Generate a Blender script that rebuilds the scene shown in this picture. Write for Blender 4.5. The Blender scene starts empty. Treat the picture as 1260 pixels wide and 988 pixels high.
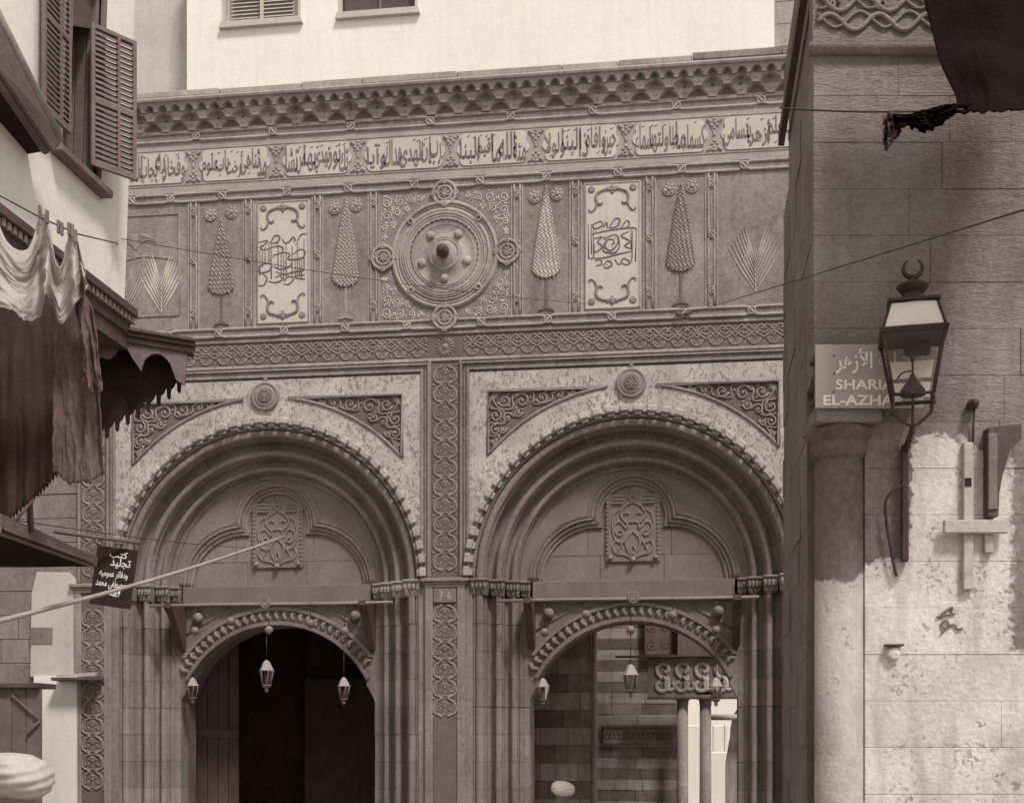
import bpy, bmesh, math, random
from mathutils import Vector, Matrix
from mathutils.geometry import tessellate_polygon
from mathutils import noise as mnoise
random.seed(11)
sc = bpy.context.scene
COL = sc.collection
PI = math.pi
sin, cos, rad = math.sin, math.cos, math.radians

# ---------------------------------------------------------------- camera
F = 1600.0; YH = 908.0; CZ = 2.0; W_PX = 1260.0; H_PX = 988.0   # focal length and horizon in photo pixels
TH = math.atan(F / 11830.0)                                      # the camera is turned this much from the gate's normal
RV = (cos(TH), sin(TH)); DV = (-sin(TH), cos(TH))
_d0 = 17.6; _u0 = (548 - 630) / F * _d0
CX = -(_u0 * RV[0] + _d0 * DV[0]); CY = -(_u0 * RV[1] + _d0 * DV[1])
cd = bpy.data.cameras.new('camera'); cam_ob = bpy.data.objects.new('camera', cd); COL.objects.link(cam_ob)
cam_ob.location = (CX, CY, CZ); cam_ob.rotation_euler = (PI / 2, 0, TH)
cd.sensor_width = 36; cd.lens = F / W_PX * 36; cd.shift_y = (YH - H_PX / 2) / W_PX
cd.clip_start = 0.1; cd.clip_end = 2000
sc.camera = cam_ob

# ---------------------------------------------------------------- light
SUN_EL = rad(55); SUN_AZ = rad(141)       # compass style: 180 is straight in front of the gate, <180 to its right
w = bpy.data.worlds.new('World'); sc.world = w; w.use_nodes = True
nt = w.node_tree; bg = nt.nodes['Background']
sky = nt.nodes.new('ShaderNodeTexSky'); sky.sky_type = 'NISHITA'; sky.sun_disc = False
sky.sun_elevation = SUN_EL; sky.sun_rotation = SUN_AZ
hs = nt.nodes.new('ShaderNodeHueSaturation'); hs.inputs['Saturation'].default_value = 0.0
tint = nt.nodes.new('ShaderNodeMix'); tint.data_type = 'RGBA'; tint.blend_type = 'MULTIPLY'; tint.inputs[0].default_value = 1.0
tint.inputs[7].default_value = (1.0, 0.98, 0.955, 1)
nt.links.new(sky.outputs[0], hs.inputs['Color']); nt.links.new(hs.outputs[0], tint.inputs[6]); nt.links.new(tint.outputs[2], bg.inputs[0])
bg.inputs[1].default_value = 0.075
sl = bpy.data.lights.new('sun', 'SUN'); sl.energy = 1.5; sl.angle = rad(10); sl.color = (1.0, 0.97, 0.93)
so = bpy.data.objects.new('sun', sl); COL.objects.link(so)
# direction towards the sun
SD = Vector((sin(SUN_AZ) * cos(SUN_EL), cos(SUN_AZ) * cos(SUN_EL), sin(SUN_EL)))
so.rotation_euler = SD.to_track_quat('Z', 'Y').to_euler()
sc.view_settings.view_transform = 'Standard'; sc.view_settings.look = 'None'
sc.view_settings.exposure = 1.02; sc.view_settings.gamma = 1.0
sc.render.engine = 'CYCLES'
try:
    sc.cycles.max_bounces = 8; sc.cycles.diffuse_bounces = 4; sc.cycles.use_denoising = True
except Exception: pass

# ---------------------------------------------------------------- pixel -> place
def fac(x, y, Y=0.0):
    "pixel of the photograph -> (X, Z) on the vertical plane y = Y parallel to the gate"
    a = (x - 630) / F; b = (YH - y) / F
    vx = a * RV[0] + DV[0]; vy = a * RV[1] + DV[1]
    t = (Y - CY) / vy
    return (CX + t * vx, CZ + t * b)
def at(x, y, D):
    "pixel and distance along the view axis -> world point"
    u = (x - 630) / F * D
    return Vector((CX + u * RV[0] + D * DV[0], CY + u * RV[1] + D * DV[1], CZ + (YH - y) / F * D))
def onx(x, y, X):
    "pixel -> point on the plane world x = X"
    a = (x - 630) / F
    vx = a * RV[0] + DV[0]; vy = a * RV[1] + DV[1]
    t = (X - CX) / vx
    return Vector((X, CY + t * vy, CZ + t * (YH - y) / F))

# ---------------------------------------------------------------- materials
def S(a):
    "albedo -> sepia tinted colour of that albedo (the print's own brown tone)"
    ks = [(0.0, (1.50, .86, .90)), (.06, (1.44, .88, .89)), (.15, (1.25, .935, .90)), (.3, (1.11, .970, .90)), (.6, (1.07, .99, .87)), (1.0, (1.05, .99, .88))]
    for (a0, c0), (a1, c1) in zip(ks, ks[1:]):
        if a <= a1:
            t = (a - a0) / (a1 - a0)
            return tuple(min(.95, a * (p + (q - p) * t)) for p, q in zip(c0, c1)) + (1,)
    return (.9, .85, .72, 1)
def newmat(name):
    m = bpy.data.materials.new(name); m.use_nodes = True
    n = m.node_tree; return m, n, n.nodes['Principled BSDF'], n.links
def noise(n, vec, scale, detail=4, rough=.55, lac=2.0):
    t = n.nodes.new('ShaderNodeTexNoise'); t.inputs['Scale'].default_value = scale
    t.inputs['Detail'].default_value = detail; t.inputs['Roughness'].default_value = rough
    n.links.new(vec, t.inputs['Vector']); return t.outputs['Fac']
def mrange(n, v, a, b, c=0., d=1.):
    t = n.nodes.new('ShaderNodeMapRange'); t.inputs[1].default_value = a; t.inputs[2].default_value = b
    t.inputs[3].default_value = c; t.inputs[4].default_value = d; n.links.new(v, t.inputs[0]); return t.outputs[0]
def math2(n, op, a, b):
    t = n.nodes.new('ShaderNodeMath'); t.operation = op
    for i, q in enumerate((a, b)):
        if isinstance(q, (int, float)): t.inputs[i].default_value = q
        else: n.links.new(q, t.inputs[i])
    return t.outputs[0]
def mixc(n, f, a, b, mode='MIX'):
    t = n.nodes.new('ShaderNodeMix'); t.data_type = 'RGBA'; t.blend_type = mode
    for i, q in ((0, f), (6, a), (7, b)):
        if isinstance(q, (int, float)): t.inputs[i].default_value = q
        elif isinstance(q, tuple): t.inputs[i].default_value = q
        else: n.links.new(q, t.inputs[i])
    return t.outputs[2]
def mapped(n, vec, scale):
    t = n.nodes.new('ShaderNodeMapping'); t.inputs['Scale'].default_value = scale
    n.links.new(vec, t.inputs['Vector']); return t.outputs[0]
def bumpn(n, p, h, strength, dist):
    b = n.nodes.new('ShaderNodeBump'); b.inputs['Strength'].default_value = strength; b.inputs['Distance'].default_value = dist
    n.links.new(h, b.inputs['Height']); n.links.new(b.outputs[0], p.inputs['Normal']); return b
def rnd_mul(n, col, rnd):
    oi = n.nodes.new('ShaderNodeObjectInfo')
    v = mrange(n, oi.outputs['Random'], 0, 1, 1 - rnd, 1 + rnd)
    cc = n.nodes.new('ShaderNodeCombineColor')
    for i in range(3): n.links.new(v, cc.inputs[i])
    return mixc(n, 1.0, col, cc.outputs[0], 'MULTIPLY')
def M(name, a, var=.3, s1=1.1, s2=14, bump=.35, bs=45, dist=.012, rough=.92, rnd=.08, streak=.25, spot=.0, metal=0., aniso=False):
    m, n, p, l = newmat(name)
    pos = n.nodes.new('ShaderNodeNewGeometry').outputs['Position']
    n1 = noise(n, pos, s1, 5); n2 = noise(n, pos, s2, 5, .65)
    f = math2(n, 'ADD', math2(n, 'MULTIPLY', n1, .45), math2(n, 'MULTIPLY', n2, .35))
    f = math2(n, 'ADD', f, math2(n, 'MULTIPLY', noise(n, pos, s2 * 6.5, 2, .7), .20))
    f = mrange(n, f, .36, .64)
    col = mixc(n, f, S(a * (1 - var)), S(a * (1 + var)))
    if streak:
        st = noise(n, mapped(n, pos, (5, 5, .45)), 1.6, 5, .6)
        st = mrange(n, st, .48, .75, 0, streak)
        col = mixc(n, st, col, S(a * .45))
        if streak >= .3:                                    # pale worn patches
            wp_ = mrange(n, math2(n, 'ADD', math2(n, 'MULTIPLY', noise(n, mapped(n, pos, (1, 1, .6)), 1.7, 6, .68), .75), math2(n, 'MULTIPLY', noise(n, pos, 21, 4), .25)), .545, .64, 0, .5)
            col = mixc(n, wp_, col, S(min(.6, a * 1.55)))
    if spot:
        sp = mrange(n, noise(n, pos, 26, 3, .7), .62, .72, 0, spot)
        col = mixc(n, sp, col, S(min(.7, a * 1.9)))
        sp2 = mrange(n, noise(n, mapped(n, pos, (1.13, .9, 1.2)), 19, 3, .7), .64, .72, 0, spot)
        col = mixc(n, sp2, col, S(a * .4))
    if rnd: col = rnd_mul(n, col, rnd)
    l.new(col, p.inputs['Base Color']); p.inputs['Roughness'].default_value = rough; p.inputs['Metallic'].default_value = metal
    p.inputs['Specular IOR Level'].default_value = .0 if 'cloth' in name else .25
    if bump:
        if aniso: pos = mapped(n, pos, (.7, .7, 2.6))
        h = math2(n, 'ADD', noise(n, pos, bs, 6, .65), math2(n, 'MULTIPLY', noise(n, pos, bs * .22, 4), 1.2))
        bumpn(n, p, h, bump, dist)
    return m
MT = {}
MT['stone'] = M('gate_stone', .24, .38, 1.0, 16, .6, 50, rnd=.06, streak=.45, spot=.45)
MT['stone_frieze'] = M('frieze_stone', .33, .34, 1.3, 18, .6, 60, rnd=.05, streak=.42, spot=.50)
MT['stone_jamb'] = M('jamb_stone', .205, .36, 1.2, 20, .6, 45, rnd=.12, streak=.30, spot=.35)
MT['stone_carved'] = M('carved_stone', .245, .22, 1.6, 22, .3, 60, rnd=.05, streak=.15)
MT['stone_ground'] = M('carved_ground_stone', .135, .25, 1.6, 22, .4, 60, rnd=.04, streak=.2)  # relief grounds: recess shade is put into this darker stone colour
MT['stone_sand'] = M('stippled_stone', .36, .30, 2.0, 55, .6, 75, rnd=.0, streak=.15)
MT['stone_tymp'] = M('tympanum_stone', .20, .22, 1.4, 22, .35, 55, rnd=.07, streak=.15, spot=.3)
MT['beam'] = M('lintel_plaster', .17, .16, 2.0, 30, .2, 60, rnd=0, streak=.25)
MT['coping'] = M('coping_stone', .34, .32, 1.6, 20, .4, 40, rnd=.1, streak=.3)
MT['stone_right'] = M('dark_rubble_stone', .215, .36, 1.4, 30, .75, 36, .022, aniso=True, rnd=.02, streak=.3, spot=.45)
MT['cream'] = M('cream_marble', .50, .14, 1.2, 20, .12, 60, rnd=.02, streak=.22)
MT['plaster'] = M('white_plaster', .80, .06, .7, 9, .25, 30, rnd=0, streak=.16, spot=.12)
MT['plaster_house'] = M('old_white_plaster', .80, .07, .7, 9, .3, 24, rnd=0, streak=.16)
MT['plaster_grey'] = M('grey_plaster', .50, .12, 1.4, 14, .35, 24, rnd=0, streak=.2)
MT['dentil'] = M('dentil_plaster', .40, .28, 3, 24, .35, 50, rnd=.14, streak=.2, spot=.4)
MT['letter'] = M('dark_lettering', .165, .25, 5, 30, .1, 60, rnd=0, streak=0)
MT['orn'] = M('grey_ornament_paint', .24, .2, 5, 30, .2, 60, rnd=0, streak=0)
MT['pale_relief'] = M('pale_relief', .50, .22, 4, 30, .3, 60, rnd=.05, streak=.15)
MT['mid_relief'] = M('mid_relief', .32, .22, 4, 30, .3, 60, rnd=.05, streak=.2)
MT['dark_iron'] = M('dark_iron', .045, .3, 4, 40, .15, 60, rough=.55, rnd=0, streak=0)
MT['rod'] = M('pale_rod', .22, .3, 4, 40, .15, 60, rough=.5, rnd=0, streak=0)
MT['wood'] = M('dark_wood', .075, .35, 2, 30, .35, 40, rough=.7, rnd=.08, streak=.3)
MT['wood_mid'] = M('weathered_wood', .15, .35, 2, 30, .4, 40, rough=.8, rnd=.1, streak=.3)
MT['wood_pale'] = M('pale_wood', .40, .25, 3, 24, .4, 40, rough=.85, rnd=.06, streak=.3, spot=.4)
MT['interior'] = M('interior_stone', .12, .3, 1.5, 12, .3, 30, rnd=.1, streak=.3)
MT['interior_dark'] = M('shaded_interior', .045, .3, 1.5, 12, .3, 30, rnd=.1, streak=.3)  # interior stone darkened: the doorway's shade is put into the colour
MT['ablaq_light'] = M('pale_course_stone', .31, .38, 1.3, 5, .4, 30, rnd=.15, streak=.75, spot=.4)
MT['ablaq_dark'] = M('dark_course_stone', .185, .4, 1.5, 5, .4, 30, rnd=.25, streak=.5, spot=.3)
MT['cloth_light'] = M('pale_cloth', .40, .10, 3, 60, .15, 200, rough=.95, rnd=.05, streak=0)
MT['cloth_dark'] = M('dark_cloth', .045, .3, 3, 60, .25, 150, rough=.95, rnd=.1, streak=0)
MT['cloth_brown'] = M('brown_cloth', .10, .3, 3, 40, .3, 150, rough=.95, rnd=.05, streak=0)
MT['awning'] = M('awning_cloth', .03, .4, 3, 40, .3, 80, rough=.9, rnd=.1, streak=0)
MT['awning_black'] = M('black_awning_cloth', .010, .4, 3, 40, .3, 80, rough=1., rnd=0, streak=0)
MT['ground'] = M('dusty_ground', .24, .25, .8, 8, .5, 20, rnd=0, streak=0)
MT['sign_black'] = M('black_sign_paint', .028, .25, 5, 30, .08, 60, rough=.5, rnd=0, streak=0)
MT['sign_grey'] = M('enamel_grey', .38, .08, 4, 30, .03, 60, rough=.4, rnd=0, streak=.15)
MT['sign_white'] = M('enamel_white', .86, .08, 4, 30, .0, 60, rough=.4, rnd=0, streak=0)
MT['skin'] = M('skin', .18, .12, 6, 40, .1, 120, rough=.6, rnd=0, streak=0)
MT['opal'] = M('opal_glass', .74, .05, 6, 30, 0, 60, rough=.12, rnd=0, streak=.06)
MT['lantern_metal'] = M('lantern_metal', .16, .3, 8, 60, .1, 80, rough=.4, rnd=.1, streak=0)
MT['tin'] = M('pale_tin', .34, .2, 8, 60, .1, 80, rough=.3, rnd=.1, streak=0)
MT['ball'] = M('hanging_ball', .17, .25, 8, 60, .1, 80, rough=.45, rnd=.12, streak=0)
def glassmat():
    m, n, p, l = newmat('lantern_glass')
    out = n.nodes['Material Output']
    tr = n.nodes.new('ShaderNodeBsdfTransparent'); gl = n.nodes.new('ShaderNodeBsdfGlossy'); gl.inputs['Roughness'].default_value = .03
    tr.inputs[0].default_value = (.95, .93, .9, 1)
    fr = n.nodes.new('ShaderNodeFresnel'); fr.inputs[0].default_value = 1.5
    mx = n.nodes.new('ShaderNodeMixShader'); l.new(fr.outputs[0], mx.inputs[0]); l.new(tr.outputs[0], mx.inputs[1]); l.new(gl.outputs[0], mx.inputs[2])
    l.new(mx.outputs[0], out.inputs[0]); return m
MT['glass'] = glassmat()
def floralmat():
    "cream plaster with painted vines and grey leaves (flat print)"
    m, n, p, l = newmat('painted_floral_plaster')
    pos = n.nodes.new('ShaderNodeNewGeometry').outputs['Position']
    d = n.nodes.new('ShaderNodeTexNoise'); d.inputs['Scale'].default_value = 5; d.inputs['Detail'].default_value = 3; l.new(pos, d.inputs['Vector'])
    vadd = n.nodes.new('ShaderNodeVectorMath'); vadd.operation = 'SCALE'; vadd.inputs['Scale'].default_value = .16; l.new(d.outputs['Color'], vadd.inputs[0])
    v2 = n.nodes.new('ShaderNodeVectorMath'); v2.operation = 'ADD'; l.new(pos, v2.inputs[0]); l.new(vadd.outputs[0], v2.inputs[1])
    vec = v2.outputs[0]
    def contour(scale, dist, wd, seed):
        t = n.nodes.new('ShaderNodeTexNoise'); t.inputs['Scale'].default_value = scale; t.inputs['Detail'].default_value = 1.5; t.inputs['Distortion'].default_value = dist
        l.new(mapped(n, pos, (1.0 + seed, 1.0, 1.0 - seed * .5)), t.inputs['Vector'])
        return mrange(n, math2(n, 'ABSOLUTE', math2(n, 'SUBTRACT', t.outputs['Fac'], .5), 0), wd * .5, wd, 1, 0)
    vine = math2(n, 'MAXIMUM', contour(16, 1.2, .028, 0), contour(25, .8, .020, .3))
    lf = n.nodes.new('ShaderNodeTexNoise'); lf.inputs['Scale'].default_value = 21; lf.inputs['Detail'].default_value = 2.5; lf.inputs['Distortion'].default_value = .9
    l.new(mapped(n, pos, (1.25, 1, .85)), lf.inputs['Vector'])
    leaf = mrange(n, lf.outputs['Fac'], .545, .575)
    small = mrange(n, noise(n, pos, 38, 2, .6), .60, .64)
    bl = noise(n, pos, 3.5, 4, .6)
    leaf = math2(n, 'MULTIPLY', leaf, mrange(n, bl, .38, .52, .25, 1))
    small = math2(n, 'MULTIPLY', small, mrange(n, noise(n, pos, 7, 3), .42, .56, .1, .6))
    base = mixc(n, mrange(n, noise(n, pos, 2.2, 5), .35, .65), S(.40), S(.56))
    col = mixc(n, math2(n, 'MULTIPLY', vine, .55), base, S(.25))
    col = mixc(n, math2(n, 'MULTIPLY', leaf, .85), col, S(.18))
    col = mixc(n, small, col, S(.26))
    wear = mrange(n, noise(n, pos, 1.7, 5, .65), .56, .70, 0, .55)
    col = mixc(n, wear, col, S(.31))
    l.new(col, p.inputs['Base Color']); p.inputs['Roughness'].default_value = .9
    h = math2(n, 'ADD', noise(n, pos, 60, 5), math2(n, 'MULTIPLY', leaf, -.6))
    bumpn(n, p, h, .3, .01); return m
MT['floral'] = floralmat()
def stippled_border():
    "light stone with a fine drilled lozenge pattern"
    m, n, p, l = newmat('stippled_border')
    pos = n.nodes.new('ShaderNodeNewGeometry').outputs['Position']
    v = n.nodes.new('ShaderNodeTexVoronoi'); v.inputs['Scale'].default_value = 34; v.inputs['Randomness'].default_value = .35
    l.new(mapped(n, pos, (1, .2, 1)), v.inputs['Vector'])
    dots = mrange(n, v.outputs['Distance'], .28, .5, 1, 0)
    base = mixc(n, mrange(n, noise(n, pos, 2.5, 5), .35, .65), S(.29), S(.38))
    col = mixc(n, math2(n, 'MULTIPLY', dots, .6), base, S(.19))
    l.new(col, p.inputs['Base Color']); p.inputs['Roughness'].default_value = .9
    bumpn(n, p, math2(n, 'SUBTRACT', noise(n, pos, 70, 4), dots), .4, .008); return m
MT['border'] = stippled_border()
def arabesque():
    m, n, p, l = newmat('arabesque_relief')
    pos = n.nodes.new('ShaderNodeNewGeometry').outputs['Position']
    d = n.nodes.new('ShaderNodeTexNoise'); d.inputs['Scale'].default_value = 7; l.new(pos, d.inputs['Vector'])
    sc_ = n.nodes.new('ShaderNodeVectorMath'); sc_.operation = 'SCALE'; sc_.inputs['Scale'].default_value = .15; l.new(d.outputs['Color'], sc_.inputs[0])
    ad = n.nodes.new('ShaderNodeVectorMath'); ad.operation = 'ADD'; l.new(pos, ad.inputs[0]); l.new(sc_.outputs[0], ad.inputs[1])
    t = n.nodes.new('ShaderNodeTexNoise'); t.inputs['Scale'].default_value = 15; t.inputs['Detail'].default_value = 1.2; t.inputs['Distortion'].default_value = 1.3; l.new(ad.outputs[0], t.inputs['Vector'])
    line = mrange(n, math2(n, 'ABSOLUTE', math2(n, 'SUBTRACT', t.outputs['Fac'], .5), 0), .018, .05, 1, 0)
    base = mixc(n, mrange(n, noise(n, pos, 3, 5), .35, .65), S(.20), S(.27))
    col = mixc(n, math2(n, 'MULTIPLY', line, .8), base, S(.42))
    l.new(col, p.inputs['Base Color']); p.inputs['Roughness'].default_value = .9
    bumpn(n, p, math2(n, 'ADD', line, math2(n, 'MULTIPLY', noise(n, pos, 70, 4), .4)), .9, .02); return m
MT['arabesque'] = arabesque()
def whitewashed(name, zl, zr, xs, amp, base, white=.66, xdark=None):
    "dark stone under flaking whitewash that reaches height zl left of x = xs (own axes) and zr right of it"
    m, n, p, l = newmat(name)
    pos = n.nodes.new('ShaderNodeNewGeometry').outputs['Position']
    ob = n.nodes.new('ShaderNodeTexCoord').outputs['Object']
    sx = n.nodes.new('ShaderNodeSeparateXYZ'); l.new(ob, sx.inputs[0])
    big = noise(n, pos, 2.4, 3, .5); fine = noise(n, pos, 15, 6, .7)
    wob = math2(n, 'ADD', math2(n, 'MULTIPLY', math2(n, 'SUBTRACT', big, .5), amp), math2(n, 'MULTIPLY', math2(n, 'SUBTRACT', fine, .5), amp * .55))
    wx = math2(n, 'ADD', sx.outputs[0], math2(n, 'MULTIPLY', math2(n, 'SUBTRACT', fine, .5), .22))
    lim = mrange(n, wx, xs - .02, xs + .02, zl, zr)
    f = mrange(n, math2(n, 'SUBTRACT', math2(n, 'ADD', sx.outputs[2], wob), lim), -.015, .015, 1, 0)
    if xdark:
        f = math2(n, 'MULTIPLY', f, math2(n, 'MAXIMUM', mrange(n, wx, xdark[0] - .02, xdark[0] + .02, 1, 0), mrange(n, math2(n, 'ADD', sx.outputs[2], wob), xdark[1] - .03, xdark[1] + .03, 1, 0)))
    flake = mrange(n, math2(n, 'ADD', math2(n, 'MULTIPLY', fine, .45), math2(n, 'MULTIPLY', noise(n, pos, 2.8, 4), .55)), .605, .625, 1, 0)
    f = math2(n, 'MULTIPLY', f, mrange(n, flake, 0, 1, .25, 1))
    nb = mrange(n, math2(n, 'ADD', math2(n, 'MULTIPLY', noise(n, pos, 2, 5), .5), math2(n, 'MULTIPLY', noise(n, pos, 24, 5, .65), .5)), .34, .66)
    dark = mixc(n, nb, S(base * .6), S(base * 1.4))
    wh = mixc(n, nb, S(white * .70), S(white * 1.10))
    pit = mrange(n, math2(n, 'ADD', math2(n, 'MULTIPLY', noise(n, pos, 30, 4, .65), .6), math2(n, 'MULTIPLY', noise(n, pos, 3.2, 3), .4)), .585, .63, 0, .6)
    wh = mixc(n, pit, wh, S(.16))
    dirt = math2(n, 'MAXIMUM', mrange(n, noise(n, mapped(n, pos, (4, 4, .6)), 1.5, 6, .6), .52, .72, 0, .60), mrange(n, noise(n, pos, 1.9, 6, .62), .56, .68, 0, .55))
    wh = mixc(n, dirt, wh, S(.27))
    col = mixc(n, f, dark, wh); col = rnd_mul(n, col, .05)
    l.new(col, p.inputs['Base Color']); p.inputs['Roughness'].default_value = .92
    h = math2(n, 'ADD', math2(n, 'MULTIPLY', f, .8), math2(n, 'ADD', math2(n, 'ADD', noise(n, pos, 32, 6, .65), noise(n, pos, 8, 4)), math2(n, 'MULTIPLY', pit, -1.0)))
    bumpn(n, p, h, .5, .016); return m

# ---------------------------------------------------------------- mesh helpers
class MB:
    def __init__(s): s.v = []; s.f = []; s.sm = []
    def add(s, vs, fs, smooth=False):
        o = len(s.v); s.v += [tuple(q) for q in vs]; s.f += [tuple(i + o for i in f) for f in fs]; s.sm += [smooth] * len(fs); return s
    def box(s, x0, x1, y0, y1, z0, z1, c=0.):
        if c <= 0:
            vs = [(x, y, z) for x in (x0, x1) for y in (y0, y1) for z in (z0, z1)]
            return s.add(vs, [(0, 1, 3, 2), (4, 6, 7, 5), (0, 4, 5, 1), (2, 3, 7, 6), (0, 2, 6, 4), (1, 5, 7, 3)])
        m = ((x0 + x1) / 2, (y0 + y1) / 2, (z0 + z1) / 2); h = (abs(x1 - x0) / 2, abs(y1 - y0) / 2, abs(z1 - z0) / 2)
        c = min(c, min(h) * .6); vs = []; ix = {}
        for a in (-1, 1):
            for b in (-1, 1):
                for d in (-1, 1):
                    for k in range(3):
                        q = [h[i] - (0 if i == k else c) for i in range(3)]
                        ix[a, b, d, k] = len(vs); vs.append((m[0] + a * q[0], m[1] + b * q[1], m[2] + d * q[2]))
        fs = []
        for a in (-1, 1):
            fs.append((ix[a, -1, -1, 0], ix[a, 1, -1, 0], ix[a, 1, 1, 0], ix[a, -1, 1, 0]))
            fs.append((ix[-1, a, -1, 1], ix[1, a, -1, 1], ix[1, a, 1, 1], ix[-1, a, 1, 1]))
            fs.append((ix[-1, -1, a, 2], ix[1, -1, a, 2], ix[1, 1, a, 2], ix[-1, 1, a, 2]))
            for b in (-1, 1):
                fs.append((ix[a, b, -1, 0], ix[a, b, 1, 0], ix[a, b, 1, 1], ix[a, b, -1, 1]))
                fs.append((ix[a, -1, b, 0], ix[a, 1, b, 0], ix[a, 1, b, 2], ix[a, -1, b, 2]))
                fs.append((ix[-1, a, b, 1], ix[1, a, b, 1], ix[1, a, b, 2], ix[-1, a, b, 2]))
                for d in (-1, 1): fs.append((ix[a, b, d, 0], ix[a, b, d, 1], ix[a, b, d, 2]))
        return s.add(vs, fs)
    def prism(s, poly, y0, y1, holes=(), smooth=False):
        "polygon in the x-z plane extruded from y0 (front) to y1 (back)"
        loops = [list(poly)] + [list(h) for h in holes]
        tris = tessellate_polygon([[Vector((x, z, 0)) for x, z in L] for L in loops])
        pts = [q for L in loops for q in L]; n = len(pts)
        s.add([(x, y0, z) for x, z in pts] + [(x, y1, z) for x, z in pts],
              [tuple(t) for t in tris] + [tuple(i + n for i in reversed(t)) for t in tris])
        o = len(s.v) - 2 * n; b = 0
        for L in loops:
            k = len(L)
            for i in range(k):
                j = (i + 1) % k
                s.f.append((o + b + i, o + b + j, o + n + b + j, o + n + b + i)); s.sm.append(smooth)
            b += k
        return s
    def tube(s, pts, r, n=6, closed=False, caps=True):
        P = [Vector(p) for p in pts]; N = len(P)
        if N < 2: return s
        rr = r if isinstance(r, (list, tuple)) else [r] * N
        vs = []; prev = None
        for i in range(N):
            if closed: t = P[(i + 1) % N] - P[i - 1]
            else: t = P[min(i + 1, N - 1)] - P[max(i - 1, 0)]
            if t.length < 1e-9: t = Vector((1, 0, 0))
            t.normalize()
            if prev is None:
                a = Vector((0, 1, 0)) if abs(t.y) < .9 else Vector((0, 0, 1))
                nn = (a - t * a.dot(t)).normalized()
            else:
                nn = prev - t * prev.dot(t)
                nn = nn.normalized() if nn.length > 1e-6 else t.orthogonal().normalized()
            prev = nn; b = t.cross(nn)
            for k in range(n):
                a = 2 * PI * k / n
                vs.append(P[i] + (nn * cos(a) + b * sin(a)) * rr[i])
        fs = []
        M_ = N if closed else N - 1
        for i in range(M_):
            for k in range(n):
                a = i * n + k; b = i * n + (k + 1) % n; c = ((i + 1) % N) * n + (k + 1) % n; d = ((i + 1) % N) * n + k
                fs.append((a, b, c, d))
        s.add(vs, fs, True)
        if caps and not closed:
            o = len(s.v) - len(vs)
            s.f.append(tuple(o + k for k in reversed(range(n)))); s.sm.append(False)
            s.f.append(tuple(o + (N - 1) * n + k for k in range(n))); s.sm.append(False)
        return s
    def lathe(s, prof, n=20, c=(0, 0, 0), axis='z', smooth=True, sx=1., a0=0.):
        vs = []
        for r, h in prof:
            for k in range(n):
                a = 2 * PI * k / n + a0
                x, y = r * cos(a) * sx, r * sin(a)
                q = (x, y, h) if axis == 'z' else (x, -h, y)          # axis 'y': h grows towards the viewer (-y)
                vs.append((q[0] + c[0], q[1] + c[1], q[2] + c[2]))
        fs = []
        m = len(prof)
        for i in range(m - 1):
            for k in range(n):
                fs.append((i * n + k, i * n + (k + 1) % n, (i + 1) * n + (k + 1) % n, (i + 1) * n + k))
        s.add(vs, fs, smooth)
        o = len(s.v) - len(vs)
        s.f.append(tuple(o + k for k in reversed(range(n)))); s.sm.append(False)
        s.f.append(tuple(o + (m - 1) * n + k for k in range(n))); s.sm.append(False)
        return s
    def ball(s, c, r, n=12, m=8, sc_=(1, 1, 1)):
        prof = [(max(1e-4, r * sin(PI * i / m)), -r * cos(PI * i / m)) for i in range(m + 1)]
        vs = []
        for q, h in prof:
            for k in range(n):
                a = 2 * PI * k / n; vs.append((c[0] + q * cos(a) * sc_[0], c[1] + q * sin(a) * sc_[1], c[2] + h * sc_[2]))
        fs = [(i * n + k, i * n + (k + 1) % n, (i + 1) * n + (k + 1) % n, (i + 1) * n + k) for i in range(m) for k in range(n)]
        return s.add(vs, fs, True)
    def quadprism(s, a, b, c, d, th):
        "four corner points thickened along their normal by th"
        a, b, c, d = map(Vector, (a, b, c, d)); nn = (b - a).cross(d - a).normalized() * th
        return s.add([a, b, c, d, a + nn, b + nn, c + nn, d + nn], [(0, 1, 2, 3), (7, 6, 5, 4), (0, 4, 5, 1), (1, 5, 6, 2), (2, 6, 7, 3), (3, 7, 4, 0)])
    def grid(s, fn, nu, nv, smooth=True):
        vs = [fn(i / nu, j / nv) for j in range(nv + 1) for i in range(nu + 1)]
        fs = [(j * (nu + 1) + i, j * (nu + 1) + i + 1, (j + 1) * (nu + 1) + i + 1, (j + 1) * (nu + 1) + i) for j in range(nv) for i in range(nu)]
        return s.add(vs, fs, smooth)
    def xf(s, m):
        s.v = [tuple(m @ Vector(q)) for q in s.v]; return s
    def mesh(s, name, mat):
        me = bpy.data.meshes.new(name); me.from_pydata(s.v, [], s.f)
        me.polygons.foreach_set('use_smooth', s.sm)
        me.materials.append(MT[mat] if isinstance(mat, str) else mat)
        b = bmesh.new(); b.from_mesh(me); bmesh.ops.recalc_face_normals(b, faces=b.faces); b.to_mesh(me); b.free()
        me.update(); return me
    def build(s, name, mat, parent=None, loc=None):
        return link(name, s.mesh(name, mat), parent, loc)
def link(name, me, parent=None, loc=None, rot=None):
    o = bpy.data.objects.new(name, me); COL.objects.link(o)
    if parent: o.parent = parent
    if loc: o.location = loc
    if rot: o.rotation_euler = rot
    return o
def thing(name, label, cat, loc=(0, 0, 0), rz=0., group=None):
    o = bpy.data.objects.new(name, None); COL.objects.link(o); o.location = loc; o.rotation_euler = (0, 0, rz)
    o.empty_display_size = .1
    return tag(o, label, cat, group)
def tag(o, label=None, cat=None, group=None, kind=None):
    if label: o['label'] = label
    if cat: o['category'] = cat
    if group: o['group'] = group
    if kind: o['kind'] = kind
    return o
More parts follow.
